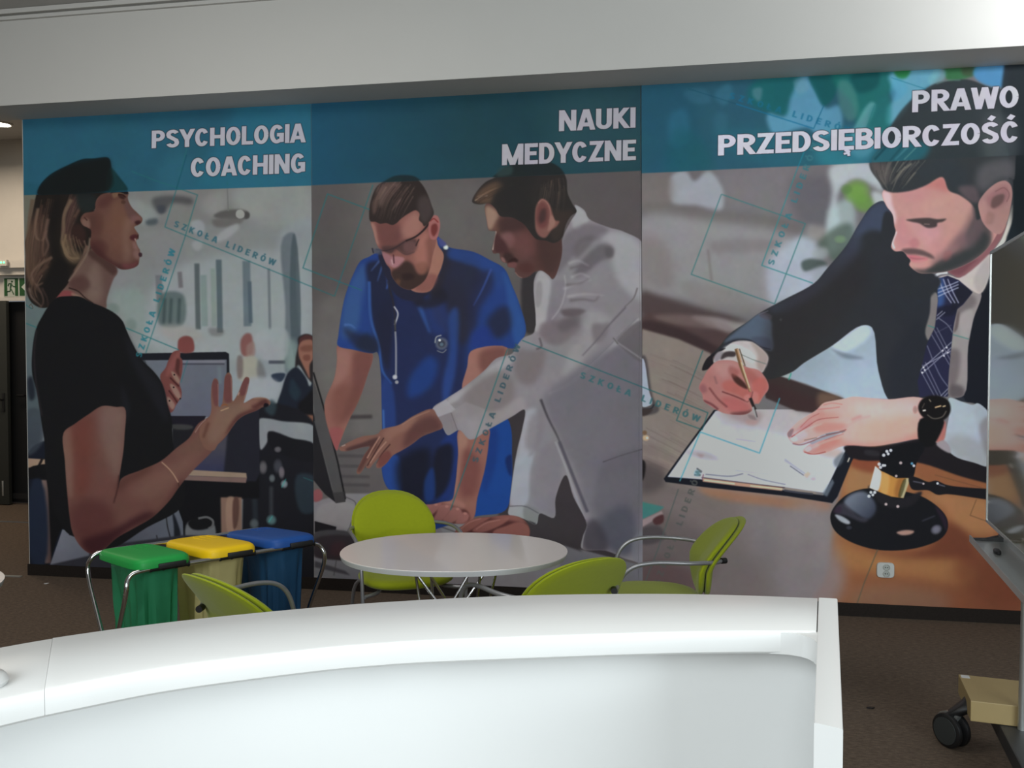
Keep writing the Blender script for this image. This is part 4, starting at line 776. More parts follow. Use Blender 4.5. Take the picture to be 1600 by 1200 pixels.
with C(P3, .3, 0):
    with C(TB3, .4, 0):
        F((28,80,100), '995 60 1470 60 1452 135 1420 160 1398 187 1376 229 1362 246 1360 280 995 280', .8, .84, 0)
        F((30,76,96), '1003 134 1080 134 1090 200 1060 270 1003 270', 14, .5); F((44,100,124), '1046 180 1070 170 1076 220 1050 230', 6, .6); F((60,110,132), '1068 145 1100 140 1110 160 1080 160', 4, .4); F((58,112,134), '1116 148 1140 130 1144 150 1130 166', 4, .5); F((54,104,124), '1120 176 1136 182 1128 212 1116 200', 5, .45)
        F((24,84,94), '1060 200 1100 220 1110 260 1040 268', 10, .5); F((40,104,118), '1110 210 1200 260 1320 262 1320 250 1180 200', 10, .4)
        F((20,96,96), '1172 134 1200 120 1250 116 1262 150 1232 160 1240 184 1200 176 1170 160', 5, .7); F((90,128,138), '1176 140 1190 138 1186 160 1176 150', 3, .6)
        F((96,152,182), '1236 150 1254 120 1262 120 1280 150 1290 170 1310 165 1314 200 1280 214 1262 200 1210 210 1198 190 1200 178 1226 182', 4, .85); F((110,150,170), '1240 126 1256 122 1264 140 1246 146', 3, .5)
        F((16,84,86), '1264 118 1310 112 1304 150 1292 164 1286 166 1274 146', 3, .85); F((26,110,104), '1300 110 1400 104 1396 140 1360 170 1340 200 1330 160 1310 140', 5, .8); F((12,76,80), '1328 120 1372 112 1370 136 1340 146', 4, .8)
        F((90,140,132), '1312 126 1330 132 1340 180 1326 190 1310 160', 4, .5); F((110,172,196), '1388 118 1420 108 1470 104 1460 130 1430 150 1410 180 1386 196 1386 170 1398 150', 4, .85); F((120,176,180), '1336 196 1360 160 1368 164 1346 210 1330 216', 3, .6); F((80,158,190), '1400 120 1418 140 1396 160 1390 140', 3, .5)
        F((36,120,60), '1396 108 1422 106 1416 122 1402 122', 3, .9); F((40,110,60), '1476 104 1530 100 1524 116 1480 126', 3, .8); F((60,70,50), '1502 104 1524 102 1520 118 1504 118', 3, .7); F((70,140,190), '1526 102 1576 98 1574 134 1540 134 1520 118', 3, .85); F((110,170,180), '1450 120 1476 110 1474 126 1452 132', 3, .6)
        F((26,118,110), '1362 170 1388 150 1390 196 1380 214 1356 210', 4, .6); F((50,138,152), '1280 212 1366 205 1360 252 1280 258', 8, .5); F((90,150,170), '1330 220 1372 215 1352 246 1330 240', 5, .6)
        F((46,54,58), '1398 187 1420 160 1456 134 1480 128 1510 126 1540 136 1580 150 1580 250 1440 250 1452 236 1430 234 1400 250 1376 240', 2, .85)
        F((34,98,110), '1362 244 1380 228 1420 222 1452 226 1440 250 1360 256', 5, .85); L((80,140,150), '1420 228 1398 250', 3, 1.4, f=1, a=.6); L((18,60,70), '1384 230 1366 250', 3, f=1, a=.8); L((24,70,80), '1412 226 1390 252', 3, f=1, a=.7); L((90,140,136), '1434 228 1412 250', 2, f=.8, a=.6)
        L((120,150,146), '1462 132 1480 126.5 1500 126', 1.6, f=1, a=.6); F((40,30,32), '1574 98 1584 97 1584 124 1576 130', 3, .7)
        F((30,38,44), '1582 60 1660 60 1660 260 1584 260', 3, .95); F((92,98,100), '1540 180 1584 190 1584 256 1540 254', 12, .5)
# ---------------- thin watermark lines and lettering over the whole mural
LT = (36, 94, 98)
def W(p, a=.8, w=1.5, c=LT): L(c, p, w, f=.35, a=a, sm=0)
W('300 200 285 262 276 296 258 355 523 463 583 289', .75); W('206 268 236 280 309 305 289 372 228 552', .75); W('292 242 276 296', .6, 1.5, (16,60,80))
W('40 505 58 512', .8); W('197 512.5 280 547', .85); W('40 476 51 483', .6); W('293.5 563 283 598', .55); W('355 284 356 292', .5)
W('567 454 512 303.5 474 419 566 454', 0); W('578 328 512 303.5 473.5 419 566 454', .85)
W('816 532 1040 619 1106 645 1097 671.5 1057 657 1098 548', .85); W('793 546 704 797', .85)
W('1075 139 1150 163', .5, 1.5, (20,70,90)); W('1150 163 1271 201.5', .85, 1.6, (24,104,140)); W('1287 165 1271 201.5', .8, 1.5, (20,90,120)); W('1266 213 1244 268', .7, 1.5, (30,130,150)); W('1244 268 1190 415 1270 443', .85, 1.6, (52,126,130))
W('1127 304 1258 350 1210 475 1080 429 1127 304', .85, 1.6, (60,112,114)); W('1218 622 1186.5 708 1094 675 1062 752', .9, 1.8, (74,150,166)); W('1060 764 1028 858 1008 910', .85, 1.5, (70,82,80))
W('1236 583 1232 594', .8, 2, (50,150,130)); W('1392 122 1446 140', .6, 1.4, (30,110,130)); W('1366 165 1354 200', .5, 1.2, (30,100,110))
W('1525 780 1515 805 1562 822', .8, 1.2, (92,66,46)); W('1371 858 1350 910 1338 945', .85, 1.6, (76,74,60)); W('1460 742 1540 764', .5, 1.2, (80,56,44))
SL = 'SZKOŁA LIDERÓW'
text(SL, 271, 354, 429, 416, 3.4, -9.2, .19, (44,84,96), sp=.34, f=.35, a=.85)
text(SL, 221, 560, 275, 391, -9.2, -3.2, .19, (34,100,112), sp=.34, f=.35, a=.85)
text('ZKOŁA LIDERÓW', 904, 592, 1092, 656, 3.4, -9.4, .19, (54,88,92), sp=.36, f=.35, a=0)
text(SL, 905, 590, 1092, 660, 3.4, -9.4, .19, (52,96,102), sp=.36, f=.35, a=.85)
text(SL, 746, 724, 814, 540, -8.6, -3.4, .19, (50,74,84), sp=.36, f=.35, a=.85)
text(SL, 1208, 416, 1278, 226, -9.2, -3.4, .19, (56,112,122), sp=.36, f=.35, a=.85)
text(SL, 1138, 154, 1330, 210, 3, -9.4, .19, (24,100,130), sp=.36, f=.35, a=.7)
text(SL, 1030, 915, 1098, 734, -9.2, -3.4, .19, (76,78,76), sp=.36, f=.35, a=.85)
B((92,158,174), 1089, 739, 7, a=.5)
HC, HO_ = (158,156,166), (24,22,28)
text('PSYCHOLOGIA', 236, 232.5, 478, 223, .4, -27.8, .195, HC, HO_, sp=-.015, h2=(.4,-30))
text('COACHING', 297, 277.5, 478, 270.5, .4, -30, .195, HC, HO_, sp=-.015, h2=(.4,-31))
text('NAUKI', 872, 206, 994, 200, .4, -33, .195, (160,156,164), HO_, sp=-.015, h2=(.4,-32))
text('MEDYCZNE', 783, 259, 994.5, 250.5, .4, -33, .195, (160,156,164), HO_, sp=-.015, h2=(.4,-32))
text('PRAWO', 1423, 176.5, 1592, 168.5, .4, -34, .195, (196,192,202), HO_, sp=-.015, h2=(.4,-34.5))
text('PRZEDSIĘBIORCZOŚĆ', 1120, 244, 1592.5, 223, .4, -32, .195, (200,196,208), HO_, sp=-.015, h2=(.4,-34))
# faint mottling of the vinyl print
RG = np.random.default_rng(3)
for cell, amp in ((6, 1.6), (22, 2.2)):
    g = RG.normal(0, amp, (CH // (cell * PS) + 2, CW // (cell * PS) + 2, 3)).astype(np.float32); g = g * .5 + g.mean(2, keepdims=True) * .8
    yy = np.arange(CH) / (cell * PS); xx = np.arange(CW) / (cell * PS); yi, xi = yy.astype(int), xx.astype(int); fy, fx = (yy - yi)[:, None, None].astype(np.float32), (xx - xi)[None, :, None].astype(np.float32)
    r0 = g[yi] * (1 - fy) + g[yi + 1] * fy
    CV *= 1 + (r0[:, xi] * (1 - fx) + r0[:, xi + 1] * fx) / 150
# ------------------------------------------------------------- helpers
def mat(name, c, rough=.5, metal=0, spec=.5, noise=None, bump=None, coat=0, **kw):
    """principled material with a procedural colour mottling (scale, amount) and bump (scale, strength)"""
    if not metal and 'Emission_Strength' not in kw: c = tuple(v * .76 for v in c)
    m = bpy.data.materials.new(name); m.use_nodes = True; nt = m.node_tree; b = nt.nodes['Principled BSDF']
    b.inputs['Base Color'].default_value = (*c, 1); b.inputs['Roughness'].default_value = rough; b.inputs['Metallic'].default_value = metal
    b.inputs['Specular IOR Level'].default_value = spec; b.inputs['Coat Weight'].default_value = coat
    tc = nt.nodes.new('ShaderNodeTexCoord')
    def nz(sc, det=4):
        n = nt.nodes.new('ShaderNodeTexNoise'); n.inputs['Scale'].default_value = sc; n.inputs['Detail'].default_value = det
        nt.links.new(tc.outputs['Object'], n.inputs['Vector']); return n
    sc, am = noise or (12, .04)
    n = nz(sc); r = nt.nodes.new('ShaderNodeMix'); r.data_type = 'RGBA'
    r.inputs['A'].default_value = (*[v * (1 - am) for v in c], 1); r.inputs['B'].default_value = (*[min(1, v * (1 + am)) for v in c], 1)
    nt.links.new(n.outputs['Fac'], r.inputs['Factor']); nt.links.new(r.outputs['Result'], b.inputs['Base Color'])
    if bump:
        n2 = nz(bump[0], 2); bp = nt.nodes.new('ShaderNodeBump'); bp.inputs['Strength'].default_value = bump[1]; bp.inputs['Distance'].default_value = .002
        nt.links.new(n2.outputs['Fac'], bp.inputs['Height']); nt.links.new(bp.outputs['Normal'], b.inputs['Normal'])
    for k, v in kw.items(): b.inputs[k.replace('_', ' ')].default_value = v
    return m
def mesh(name, bm, m, parent=None, smooth=True):
    me = bpy.data.meshes.new(name); bmesh.ops.recalc_face_normals(bm, faces=bm.faces); bm.to_mesh(me); bm.free()
    for x in (m if isinstance(m, (list, tuple)) else [m]): me.materials.append(x)
    if smooth:
        for p in me.polygons: p.use_smooth = True
        try: me.set_sharp_from_angle(angle=R_(38))
        except Exception: pass
    o = bpy.data.objects.new(name, me); col.objects.link(o)
    if parent: o.parent = parent
    return o
def tag(o, label=None, cat=None, group=None, kind=None):
    for k, v in (('label', label), ('category', cat), ('group', group), ('kind', kind)):
        if v: o[k] = v
    return o
def thing(name, label, cat, loc=(0, 0, 0), rz=0, group=None):
    o = bpy.data.objects.new(name, None); col.objects.link(o); o.location = loc; o.rotation_euler = (0, 0, rz); o.empty_display_size = .1
    return tag(o, label, cat, group)
def box(bm, x0, y0, z0, x1, y1, z1, bev=0, M=None):
    r = bmesh.ops.create_cube(bm, size=1); vs_ = r['verts']
    for v in vs_: v.co = Vector(((x0 + x1) / 2 + v.co.x * (x1 - x0), (y0 + y1) / 2 + v.co.y * (y1 - y0), (z0 + z1) / 2 + v.co.z * (z1 - z0)))
    if M: 
        for v in vs_: v.co = M @ v.co
    if bev:
        ed = list({e for v in vs_ for e in v.link_edges})
        bmesh.ops.bevel(bm, geom=ed, offset=bev, segments=2, affect='EDGES', profile=.6)
    return bm
def smooth_path(pts, n=6):
    P = [Vector(p) for p in pts]; out = []
    for i in range(len(P) - 1):
        a = P[max(0, i - 1)]; b, c = P[i], P[i + 1]; d = P[min(len(P) - 1, i + 2)]
        for k in range(n):
            t = k / n
            out.append(.5 * ((2*b) + (c - a)*t + (2*a - 5*b + 4*c - d)*t*t + (3*b - a - 3*c + d)*t**3))
    return out + [P[-1]]
def tube(bm, pts, r, seg=10, smooth=True, n=6, caps=True, r2=None):
    P = smooth_path(pts, n) if smooth and len(pts) > 2 else [Vector(p) for p in pts]
    t = (P[1] - P[0]).normalized(); up = Vector((0, 0, 1)) if abs(t.z) < .9 else Vector((1, 0, 0))
    s = t.cross(up).normalized(); rings = []
    for i, p in enumerate(P):
        t = (P[min(i + 1, len(P) - 1)] - P[max(i - 1, 0)]).normalized()
        s = (s - t * s.dot(t)).normalized(); w = t.cross(s)
        rr = r if r2 is None else r + (r2 - r) * i / (len(P) - 1)
        rings.append([bm.verts.new(p + rr * (math.cos(2*math.pi*k/seg) * s + math.sin(2*math.pi*k/seg) * w)) for k in range(seg)])
    for a, b in zip(rings, rings[1:]):
        for k in range(seg): bm.faces.new((a[k], a[(k+1) % seg], b[(k+1) % seg], b[k]))
    if caps: bm.faces.new(rings[0][::-1]); bm.faces.new(rings[-1])
    return bm
def loft(bm, rings, close=True, cap=True):
    V = [[bm.verts.new(p) for p in r] for r in rings]; n = len(V[0])
    for a, b in zip(V, V[1:]):
        for k in range(n if close else n - 1): bm.faces.new((a[k], a[(k+1) % n], b[(k+1) % n], b[k]))
    if cap: bm.faces.new(V[0][::-1]); bm.faces.new(V[-1])
    return bm
def superell(rx, ry, n=2.4, seg=48):
    out = []
    for k in range(seg):
        a = 2 * math.pi * k / seg; c, s = math.cos(a), math.sin(a)
        out.append((rx * math.copysign(abs(c) ** (2 / n), c), ry * math.copysign(abs(s) ** (2 / n), s)))
    return out
def lathe(bm, prof, seg=24, M=None):
    rings = []
    for r, z in prof:
        rings.append([(M or Matrix()) @ Vector((r * math.cos(2*math.pi*k/seg), r * math.sin(2*math.pi*k/seg), z)) for k in range(seg)])
    return loft(bm, rings)
def new(): return bmesh.new()
# ------------------------------------------------------------- materials
M_white = mat('white_paint', (.70, .69, .66), .75, spec=.25, noise=(3, .02))
M_ceil = mat('ceiling_paint', (.60, .59, .57), .85, spec=.2)
M_wall = mat('wall_paint', (.72, .68, .62), .8, spec=.2)
M_desk = mat('white_solid_surface', (.80, .81, .80), .28, spec=.5, noise=(5, .015))
M_top = mat('white_table_laminate', (.98, .90, .85), .16, spec=.5, noise=(6, .015), coat=.25)
M_edge = mat('table_edge', (.62, .62, .63), .4)
M_chrome = mat('chrome_tube', (.62, .62, .63), .18, metal=1, noise=(30, .03))
M_grey = mat('grey_lacquered_tube', (.30, .30, .31), .35, metal=.6)
M_black = mat('black_plastic', (.012, .012, .013), .45)
M_lime = mat('lime_fabric', (.34, .40, .008), .85, spec=.2, noise=(60, .06), bump=(700, .12), Sheen_Weight=.15)
M_green = mat('green_plastic', (.016, .36, .065), .5, spec=.3, noise=(14, .05)); M_yellow = mat('yellow_plastic', (.97, .62, .006), .5, spec=.3, noise=(14, .04)); M_blue = mat('blue_plastic', (.016, .085, .34), .5, spec=.25, noise=(14, .05))
M_wood = mat('birch_plywood', (.50, .37, .17), .5, noise=(7, .12)); M_steel = mat('dark_steel', (.055, .058, .062), .45, metal=.3)
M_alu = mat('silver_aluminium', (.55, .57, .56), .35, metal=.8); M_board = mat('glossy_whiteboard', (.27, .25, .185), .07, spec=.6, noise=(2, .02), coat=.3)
M_skirt = mat('carpet_skirting', (.030, .024, .021), .95, spec=.1, noise=(90, .35), bump=(500, .4))
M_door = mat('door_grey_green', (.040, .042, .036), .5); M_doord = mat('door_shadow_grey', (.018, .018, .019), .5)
M_socket = mat('socket_white', (.72, .73, .70), .35); M_pin = mat('socket_recess', (.52, .54, .50), .5)
M_signw = mat('sign_white', (.62, .66, .58), .5); M_signg = mat('sign_green', (.022, .10, .03), .5); M_led = mat('green_led', (.1, .9, .3), .4, Emission_Color=(.1, 1, .35, 1), Emission_Strength=3.0)
M_lamp = mat('lamp_glow', (1, .95, .85), .4, Emission_Color=(1, .93, .8, 1), Emission_Strength=9.0); M_paper = mat('paper_white', (.8, .8, .8), .7); M_grey2 = mat('castor_grey', (.045, .05, .05), .5)
# carpet: brown loop pile with flecks running across
m = bpy.data.materials.new('brown_carpet'); m.use_nodes = True; nt = m.node_tree; b = nt.nodes['Principled BSDF']; b.inputs['Roughness'].default_value = .95; b.inputs['Specular IOR Level'].default_value = .1
tc = nt.nodes.new('ShaderNodeTexCoord'); mp = nt.nodes.new('ShaderNodeMapping'); mp.inputs['Scale'].default_value = (1, 2.6, 1); nt.links.new(tc.outputs['Object'], mp.inputs[0])
n1 = nt.nodes.new('ShaderNodeTexNoise'); n1.inputs['Scale'].default_value = 34; n1.inputs['Detail'].default_value = 5; n1.inputs['Roughness'].default_value = .7
n2 = nt.nodes.new('ShaderNodeTexNoise'); n2.inputs['Scale'].default_value = 260; n2.inputs['Detail'].default_value = 2
for n in (n1, n2): nt.links.new(mp.outputs[0], n.inputs['Vector'])
rp = nt.nodes.new('ShaderNodeValToRGB'); rp.color_ramp.elements[0].position = .32; rp.color_ramp.elements[0].color = (.115, .087, .067, 1); rp.color_ramp.elements[1].position = .70; rp.color_ramp.elements[1].color = (.225, .168, .124, 1)
e = rp.color_ramp.elements.new(.5); e.color = (.16, .12, .092, 1)
nt.links.new(n1.outputs['Fac'], rp.inputs[0]); mx = nt.nodes.new('ShaderNodeMix'); mx.data_type = 'RGBA'; mx.blend_type = 'MULTIPLY'; mx.inputs['Factor'].default_value = .7
nt.links.new(rp.outputs[0], mx.inputs['A']); r2 = nt.nodes.new('ShaderNodeValToRGB'); r2.color_ramp.elements[0].position = .35; r2.color_ramp.elements[0].color = (.55, .55, .55, 1); r2.color_ramp.elements[1].position = .6
nt.links.new(n2.outputs['Fac'], r2.inputs[0]); nt.links.new(r2.outputs[0], mx.inputs['B']); nt.links.new(mx.outputs['Result'], b.inputs['Base Color'])
bp = nt.nodes.new('ShaderNodeBump'); bp.inputs['Strength'].default_value = .5; bp.inputs['Distance'].default_value = .004; nt.links.new(n2.outputs['Fac'], bp.inputs['Height']); nt.links.new(bp.outputs[0], b.inputs['Normal'])
M_carpet = m
def bag_mat(name, c, tr, rough=.28):
    m = bpy.data.materials.new(name); m.use_nodes = True; nt = m.node_tree; c = tuple(v * .8 for v in c); b = nt.nodes['Principled BSDF']; out = nt.nodes['Material Output']
    b.inputs['Base Color'].default_value = (*c, 1); b.inputs['Roughness'].default_value = rough
    tl = nt.nodes.new('ShaderNodeBsdfTranslucent'); tl.inputs[0].default_value = (*c, 1); tp = nt.nodes.new('ShaderNodeBsdfTransparent'); tp.inputs[0].default_value = (*[min(1, v * 1.2 + .25) for v in c], 1)
    a = nt.nodes.new('ShaderNodeMixShader'); a.inputs[0].default_value = .4; d = nt.nodes.new('ShaderNodeMixShader'); d.inputs[0].default_value = tr
    nt.links.new(b.outputs[0], a.inputs[1]); nt.links.new(tl.outputs[0], a.inputs[2]); nt.links.new(a.outputs[0], d.inputs[1]); nt.links.new(tp.outputs[0], d.inputs[2]); nt.links.new(d.outputs[0], out.inputs[0])
    tc = nt.nodes.new('ShaderNodeTexCoord'); n = nt.nodes.new('ShaderNodeTexNoise'); n.inputs['Scale'].default_value = 16; n.inputs['Detail'].default_value = 3; nt.links.new(tc.outputs['Object'], n.inputs['Vector'])
    bp = nt.nodes.new('ShaderNodeBump'); bp.inputs['Strength'].default_value = .35; bp.inputs['Distance'].default_value = .02; nt.links.new(n.outputs['Fac'], bp.inputs['Height']); nt.links.new(bp.outputs[0], b.inputs['Normal'])
    return m
# ------------------------------------------------------------- room shell
def struct(name, bm, m, parent=None, smooth=False):
    o = mesh(name, bm, m, parent, smooth)
    if not parent: o['kind'] = 'structure'
    return o
CE, XL, XR, YB, YF = 3.86, -9.0, 5.0, -4.0, 9.4
bm = new(); box(bm, XL, YB, -.1, XR, YF, 0); struct('floor', bm, M_carpet)
bm = new(); box(bm, XL, YB, CE, XR, YF, CE + .1); struct('ceiling', bm, M_ceil)
bm = new(); box(bm, -4.50, WALL, 0, XR, WALL + .16, CE); struct('wall_back', bm, M_white)
bm = new(); box(bm, XL - .1, YB, 0, XL, YF, CE); struct('wall_left', bm, M_wall)
bm = new(); box(bm, XR, YB, 0, XR + .1, WALL, CE); struct('wall_right', bm, M_white)
bm = new(); box(bm, XL, YB - .1, 0, XR, YB, CE); struct('wall_front', bm, M_white)
# corridor end wall with an opening for the doors
bm = new(); box(bm, XL, 8.1, 0, -7.25, 8.25, 2.19); box(bm, -5.9, 8.1, 0, -4.3, 8.25, 2.19); box(bm, XL, 8.1, 2.19, -4.3, 8.25, CE); struct('wall_corridor', bm, M_wall)
bm = new(); box(bm, -4.50, WALL + .16, 0, -4.34, 8.1, CE); struct('wall_side', bm, M_wall)
# dropped beam above the mural and the cornice under the ceiling
bm = new(); box(bm, XL, 5.13, 3.24, XR, WALL, CE - .001); struct('trim_1', bm, M_white)
bm = new(); box(bm, XL, 5.108, 3.795, XR, 5.132, 3.815); box(bm, XL, 5.09, 3.828, XR, 5.132, CE - .002); struct('trim_2', bm, M_white)
bm = new(); box(bm, -4.505, WALL - .012, 0, XR, WALL + .001, .079); struct('baseboard_back', bm, M_skirt)
# ledge and lintel above the corridor doors, metal strip in the carpet
bm = new(); box(bm, XL, 8.02, 2.43, -4.34, 8.10, 2.50); box(bm, XL, 7.98, 2.50, -4.34, 8.10, 2.575); box(bm, -7.25, 8.06, 2.16, -5.9, 8.10, 2.20); struct('trim_3', bm, M_wall)
bm = new(); box(bm, -5.5, 5.37, 0, -4.51, 5.40, .006); struct('trim_4', bm, M_alu)
bm = new(); box(bm, XL, 7.18, 0, -4.35, 7.22, .004); struct('trim_5', bm, M_grey)
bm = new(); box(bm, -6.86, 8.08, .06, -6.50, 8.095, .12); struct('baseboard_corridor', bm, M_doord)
# corridor doors: left leaf ajar towards us, right leaf shut
d1 = bpy.data.objects.new('door_1', None); col.objects.link(d1); d1['kind'] = 'structure'; d1.location = (-7.22, 8.06, 0)
bm = new(); box(bm, .0, -.045, .01, .38, 0, 2.16, .003); mesh('door_leaf', bm, M_door, d1)
bm = new(); tube(bm, [(.335, -.05, 1.12), (.335, -.09, 1.12), (.335, -.095, 1.12), (.25, -.095, 1.12)], .011, 8, n=3); box(bm, .318, -.056, .99, .352, -.045, 1.19, .004); mesh('door_handle', bm, M_black, d1)
bm = new(); box(bm, .30, -.052, .10, .32, -.046, .26, .002); mesh('door_stop', bm, M_alu, d1)
d2 = bpy.data.objects.new('door_2', None); col.objects.link(d2); d2['kind'] = 'structure'; d2.location = (-7.24, 8.16, 0)
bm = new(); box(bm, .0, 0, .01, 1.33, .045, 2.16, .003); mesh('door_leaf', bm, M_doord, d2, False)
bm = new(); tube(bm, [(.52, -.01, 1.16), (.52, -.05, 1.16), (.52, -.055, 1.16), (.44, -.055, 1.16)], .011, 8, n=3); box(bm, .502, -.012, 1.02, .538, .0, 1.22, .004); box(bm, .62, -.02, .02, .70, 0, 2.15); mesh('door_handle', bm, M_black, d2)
# ------------------------------------------------------------- exit sign, emergency lamp, downlight
t = thing('exit_sign', 'green and white emergency exit sign with running figure above the corridor doors', 'sign', (-6.90, 8.09, 2.215))
bm = new(); box(bm, -.012, -.02, -.012, .55, 0, .195, .003); mesh('sign_plate', bm, M_signw, t)
bm = new(); box(bm, 0, -.023, 0, .035, -.019, .183); box(bm, .128, -.023, 0, .165, -.019, .183); box(bm, 0, -.023, .176, .165, -.019, .183); box(bm, 0, -.0235, 0, .03, -.019, .03)
lathe(bm, [(.0105, 0), (.0105, .003)], 14, Matrix.Translation((.092, -.020, .150)) @ Matrix.Rotation(R_(90), 4, 'X'))
for p in ([(.085, 0, .132), (.074, 0, .082)], [(.085, 0, .128), (.055, 0, .128), (.047, 0, .104)], [(.086, 0, .124), (.106, 0, .100), (.128, 0, .096)], [(.074, 0, .085), (.068, 0, .048), (.028, 0, .046)], [(.074, 0, .085), (.092, 0, .05), (.112, 0, .016)]):
    tube(bm, [(x, -.0215, z) for x, y, z in p], .0085 if p[0][2] > .13 else .0065, 6, smooth=False)
mesh('running_figure', bm, M_signg, t)
bm = new(); box(bm, .182, -.023, 0, .365, -.019, .183); mesh('arrow_panel', bm, M_signg, t)
bm = new(); loft(bm, [[(.205, y, .09), (.25, y, .13), (.25, y, .105), (.33, y, .105), (.33, y, .075), (.25, y, .075), (.25, y, .05)] for y in (-.0245, -.0228)]); mesh('arrow', bm, M_signw, t)
t = thing('emergency_lamp', 'small emergency lamp with two green lights on the corridor ledge', 'lamp', (-6.805, 7.955, 2.545))
bm = new(); box(bm, -.06, -.02, -.03, .05, .01, .035, .004); mesh('lamp_body', bm, M_wall, t)
for x in (-.014, .020):
    bm = new(); lathe(bm, [(.009, 0), (.009, .004), (.003, .007)], 10, Matrix.Translation((x, -.02, .006)) @ Matrix.Rotation(R_(90), 4, 'X')); mesh('indicator_light', bm, M_led, t)
t = thing('ceiling_downlight', 'glowing round downlight in the corridor ceiling at left edge', 'lamp', (-6.45, 7.53, CE))
bm = new(); lathe(bm, [(.11, 0), (.11, -.012), (.09, -.016), (.085, -.004)], 28); mesh('trim_ring', bm, M_white, t)
bm = new(); lathe(bm, [(.084, -.004), (.084, -.012), (.03, -.016)], 28); mesh('diffuser', bm, M_lamp, t)
# ------------------------------------------------------------- the printed mural
EX, EZ = (-4.35, -2.6, -.83, .55, 1.65), (.8, 2.2, 3.1)
EW = ((.44, .555, .53, .50, .585), (.505, .685, .68, .66, .63), (.465, .635, .66, .78, 1.27))      # light falling on the wall, low / middle / high: print colour = photo colour / light
def mural(x0, x1, z0=.079, z1=3.24, px=420):
    w, h = int((x1 - x0) * px), int((z1 - z0) * px)
    X, Z = np.meshgrid(x0 + (np.arange(w) + .5) / px, z0 + (np.arange(h) + .5) / px)
    cy, sy, cp, sn = math.cos(R_(YAW)), math.sin(R_(YAW)), math.cos(R_(PITCH)), math.sin(R_(PITCH))
    q = np.stack([X, np.full_like(X, WALL), Z - EYE], -1)
    dep = q @ np.array([-sy*cp, cy*cp, -sn]); u = 800 + FPX * (q @ np.array([cy, sy, 0])) / dep; v = 600 - FPX * (q @ np.array([-sy*sn, cy*sn, cp])) / dep
    a, c = np.clip((u - PX0) * PS - .5, 0, CW - 2), np.clip((v - PY0) * PS - .5, 0, CH - 2)
    i, j = a.astype(int), c.astype(int); a, c = (a - i)[..., None], (c - j)[..., None]
    I = (CV[j, i]*(1-a) + CV[j, i+1]*a)*(1-c) + (CV[j+1, i]*(1-a) + CV[j+1, i+1]*a)*c
    I = np.clip(I / 255, 0, 1); lin = np.where(I < .04045, I / 12.92, ((I + .055) / 1.055) ** 2.4)
    rows = [np.interp(X[0], EX, r) for r in EW]; tz = np.clip((Z - EZ[0]) / (EZ[1] - EZ[0]), 0, 1); tu = np.clip((Z - EZ[1]) / (EZ[2] - EZ[1]), 0, 1)
    ev = (rows[0] * (1 - tz) + rows[1] * tz) * (1 - tu) + rows[2] * tu
    lin = np.clip(lin / ev[..., None], 0, .9)
    enc = np.where(lin < .0031308, lin * 12.92, 1.055 * lin ** (1 / 2.4) - .055)
    im = bpy.data.images.new('mural_print', w, h); out = np.ones((h, w, 4), np.float32); out[..., :3] = enc
    im.pixels.foreach_set(out.ravel()); im.update(); im.pack(); return im
def mural_panel(label, x0, x1):
    z0, z1 = .079, 3.24; bm = new(); box(bm, x0, WALL - .004, z0, x1, WALL - .0005, z1)
    uv = bm.loops.layers.uv.new('UVMap')
    for f in bm.faces:
        for l in f.loops: l[uv].uv = ((l.vert.co.x - x0) / (x1 - x0), (l.vert.co.z - z0) / (z1 - z0))
    m = bpy.data.materials.new('mural_vinyl'); m.use_nodes = True; nt = m.node_tree; b = nt.nodes['Principled BSDF']; b.inputs['Roughness'].default_value = .65; b.inputs['Specular IOR Level'].default_value = .12
    ti = nt.nodes.new('ShaderNodeTexImage'); ti.image = mural(x0, x1); ti.extension = 'EXTEND'; nt.links.new(ti.outputs[0], b.inputs['Base Color'])
    o = mesh('mural_panel', bm, m, None, False); return tag(o, label, 'wall mural', 'printed mural panels on the back wall')
mural_panel('printed wall mural panel of a woman presenting, headed PSYCHOLOGIA COACHING', -4.492, -2.3335)
mural_panel('printed wall mural panel of two doctors pointing at a screen, headed NAUKI MEDYCZNE', -2.3325, -.1705)
mural_panel('printed wall mural panel of a suited man signing papers, headed PRAWO PRZEDSIĘBIORCZOŚĆ', -.1695, 2.075)
# ------------------------------------------------------------- wall socket
t = thing('wall_socket', 'white double power socket on the mural below the gavel', 'socket', (1.292, WALL - .004, .287))
bm = new(); pts = superell(.050, .046, 5, 32); loft(bm, [[(x*s, y, z*s) for x, z in pts] for s, y in ((1, 0), (1, -.008), (.95, -.012))]); mesh('cover_plate', bm, M_socket, t)
for z in (.018, -.02):
    bm = new(); lathe(bm, [(.0195, 0), (.0195, .006), (.017, .007), (.016, .002)], 20, Matrix.Translation((.004, -.011, z)) @ Matrix.Rotation(R_(90), 4, 'X')); o = mesh('outlet', bm, M_pin, t)
    bm = new(); 
    for x in (-.006, .006): lathe(bm, [(.0028, 0), (.0028, .0065)], 8, Matrix.Translation((.004 + x, -.011, z)) @ Matrix.Rotation(R_(90), 4, 'X'))
    mesh('pin_hole', bm, M_black, o)
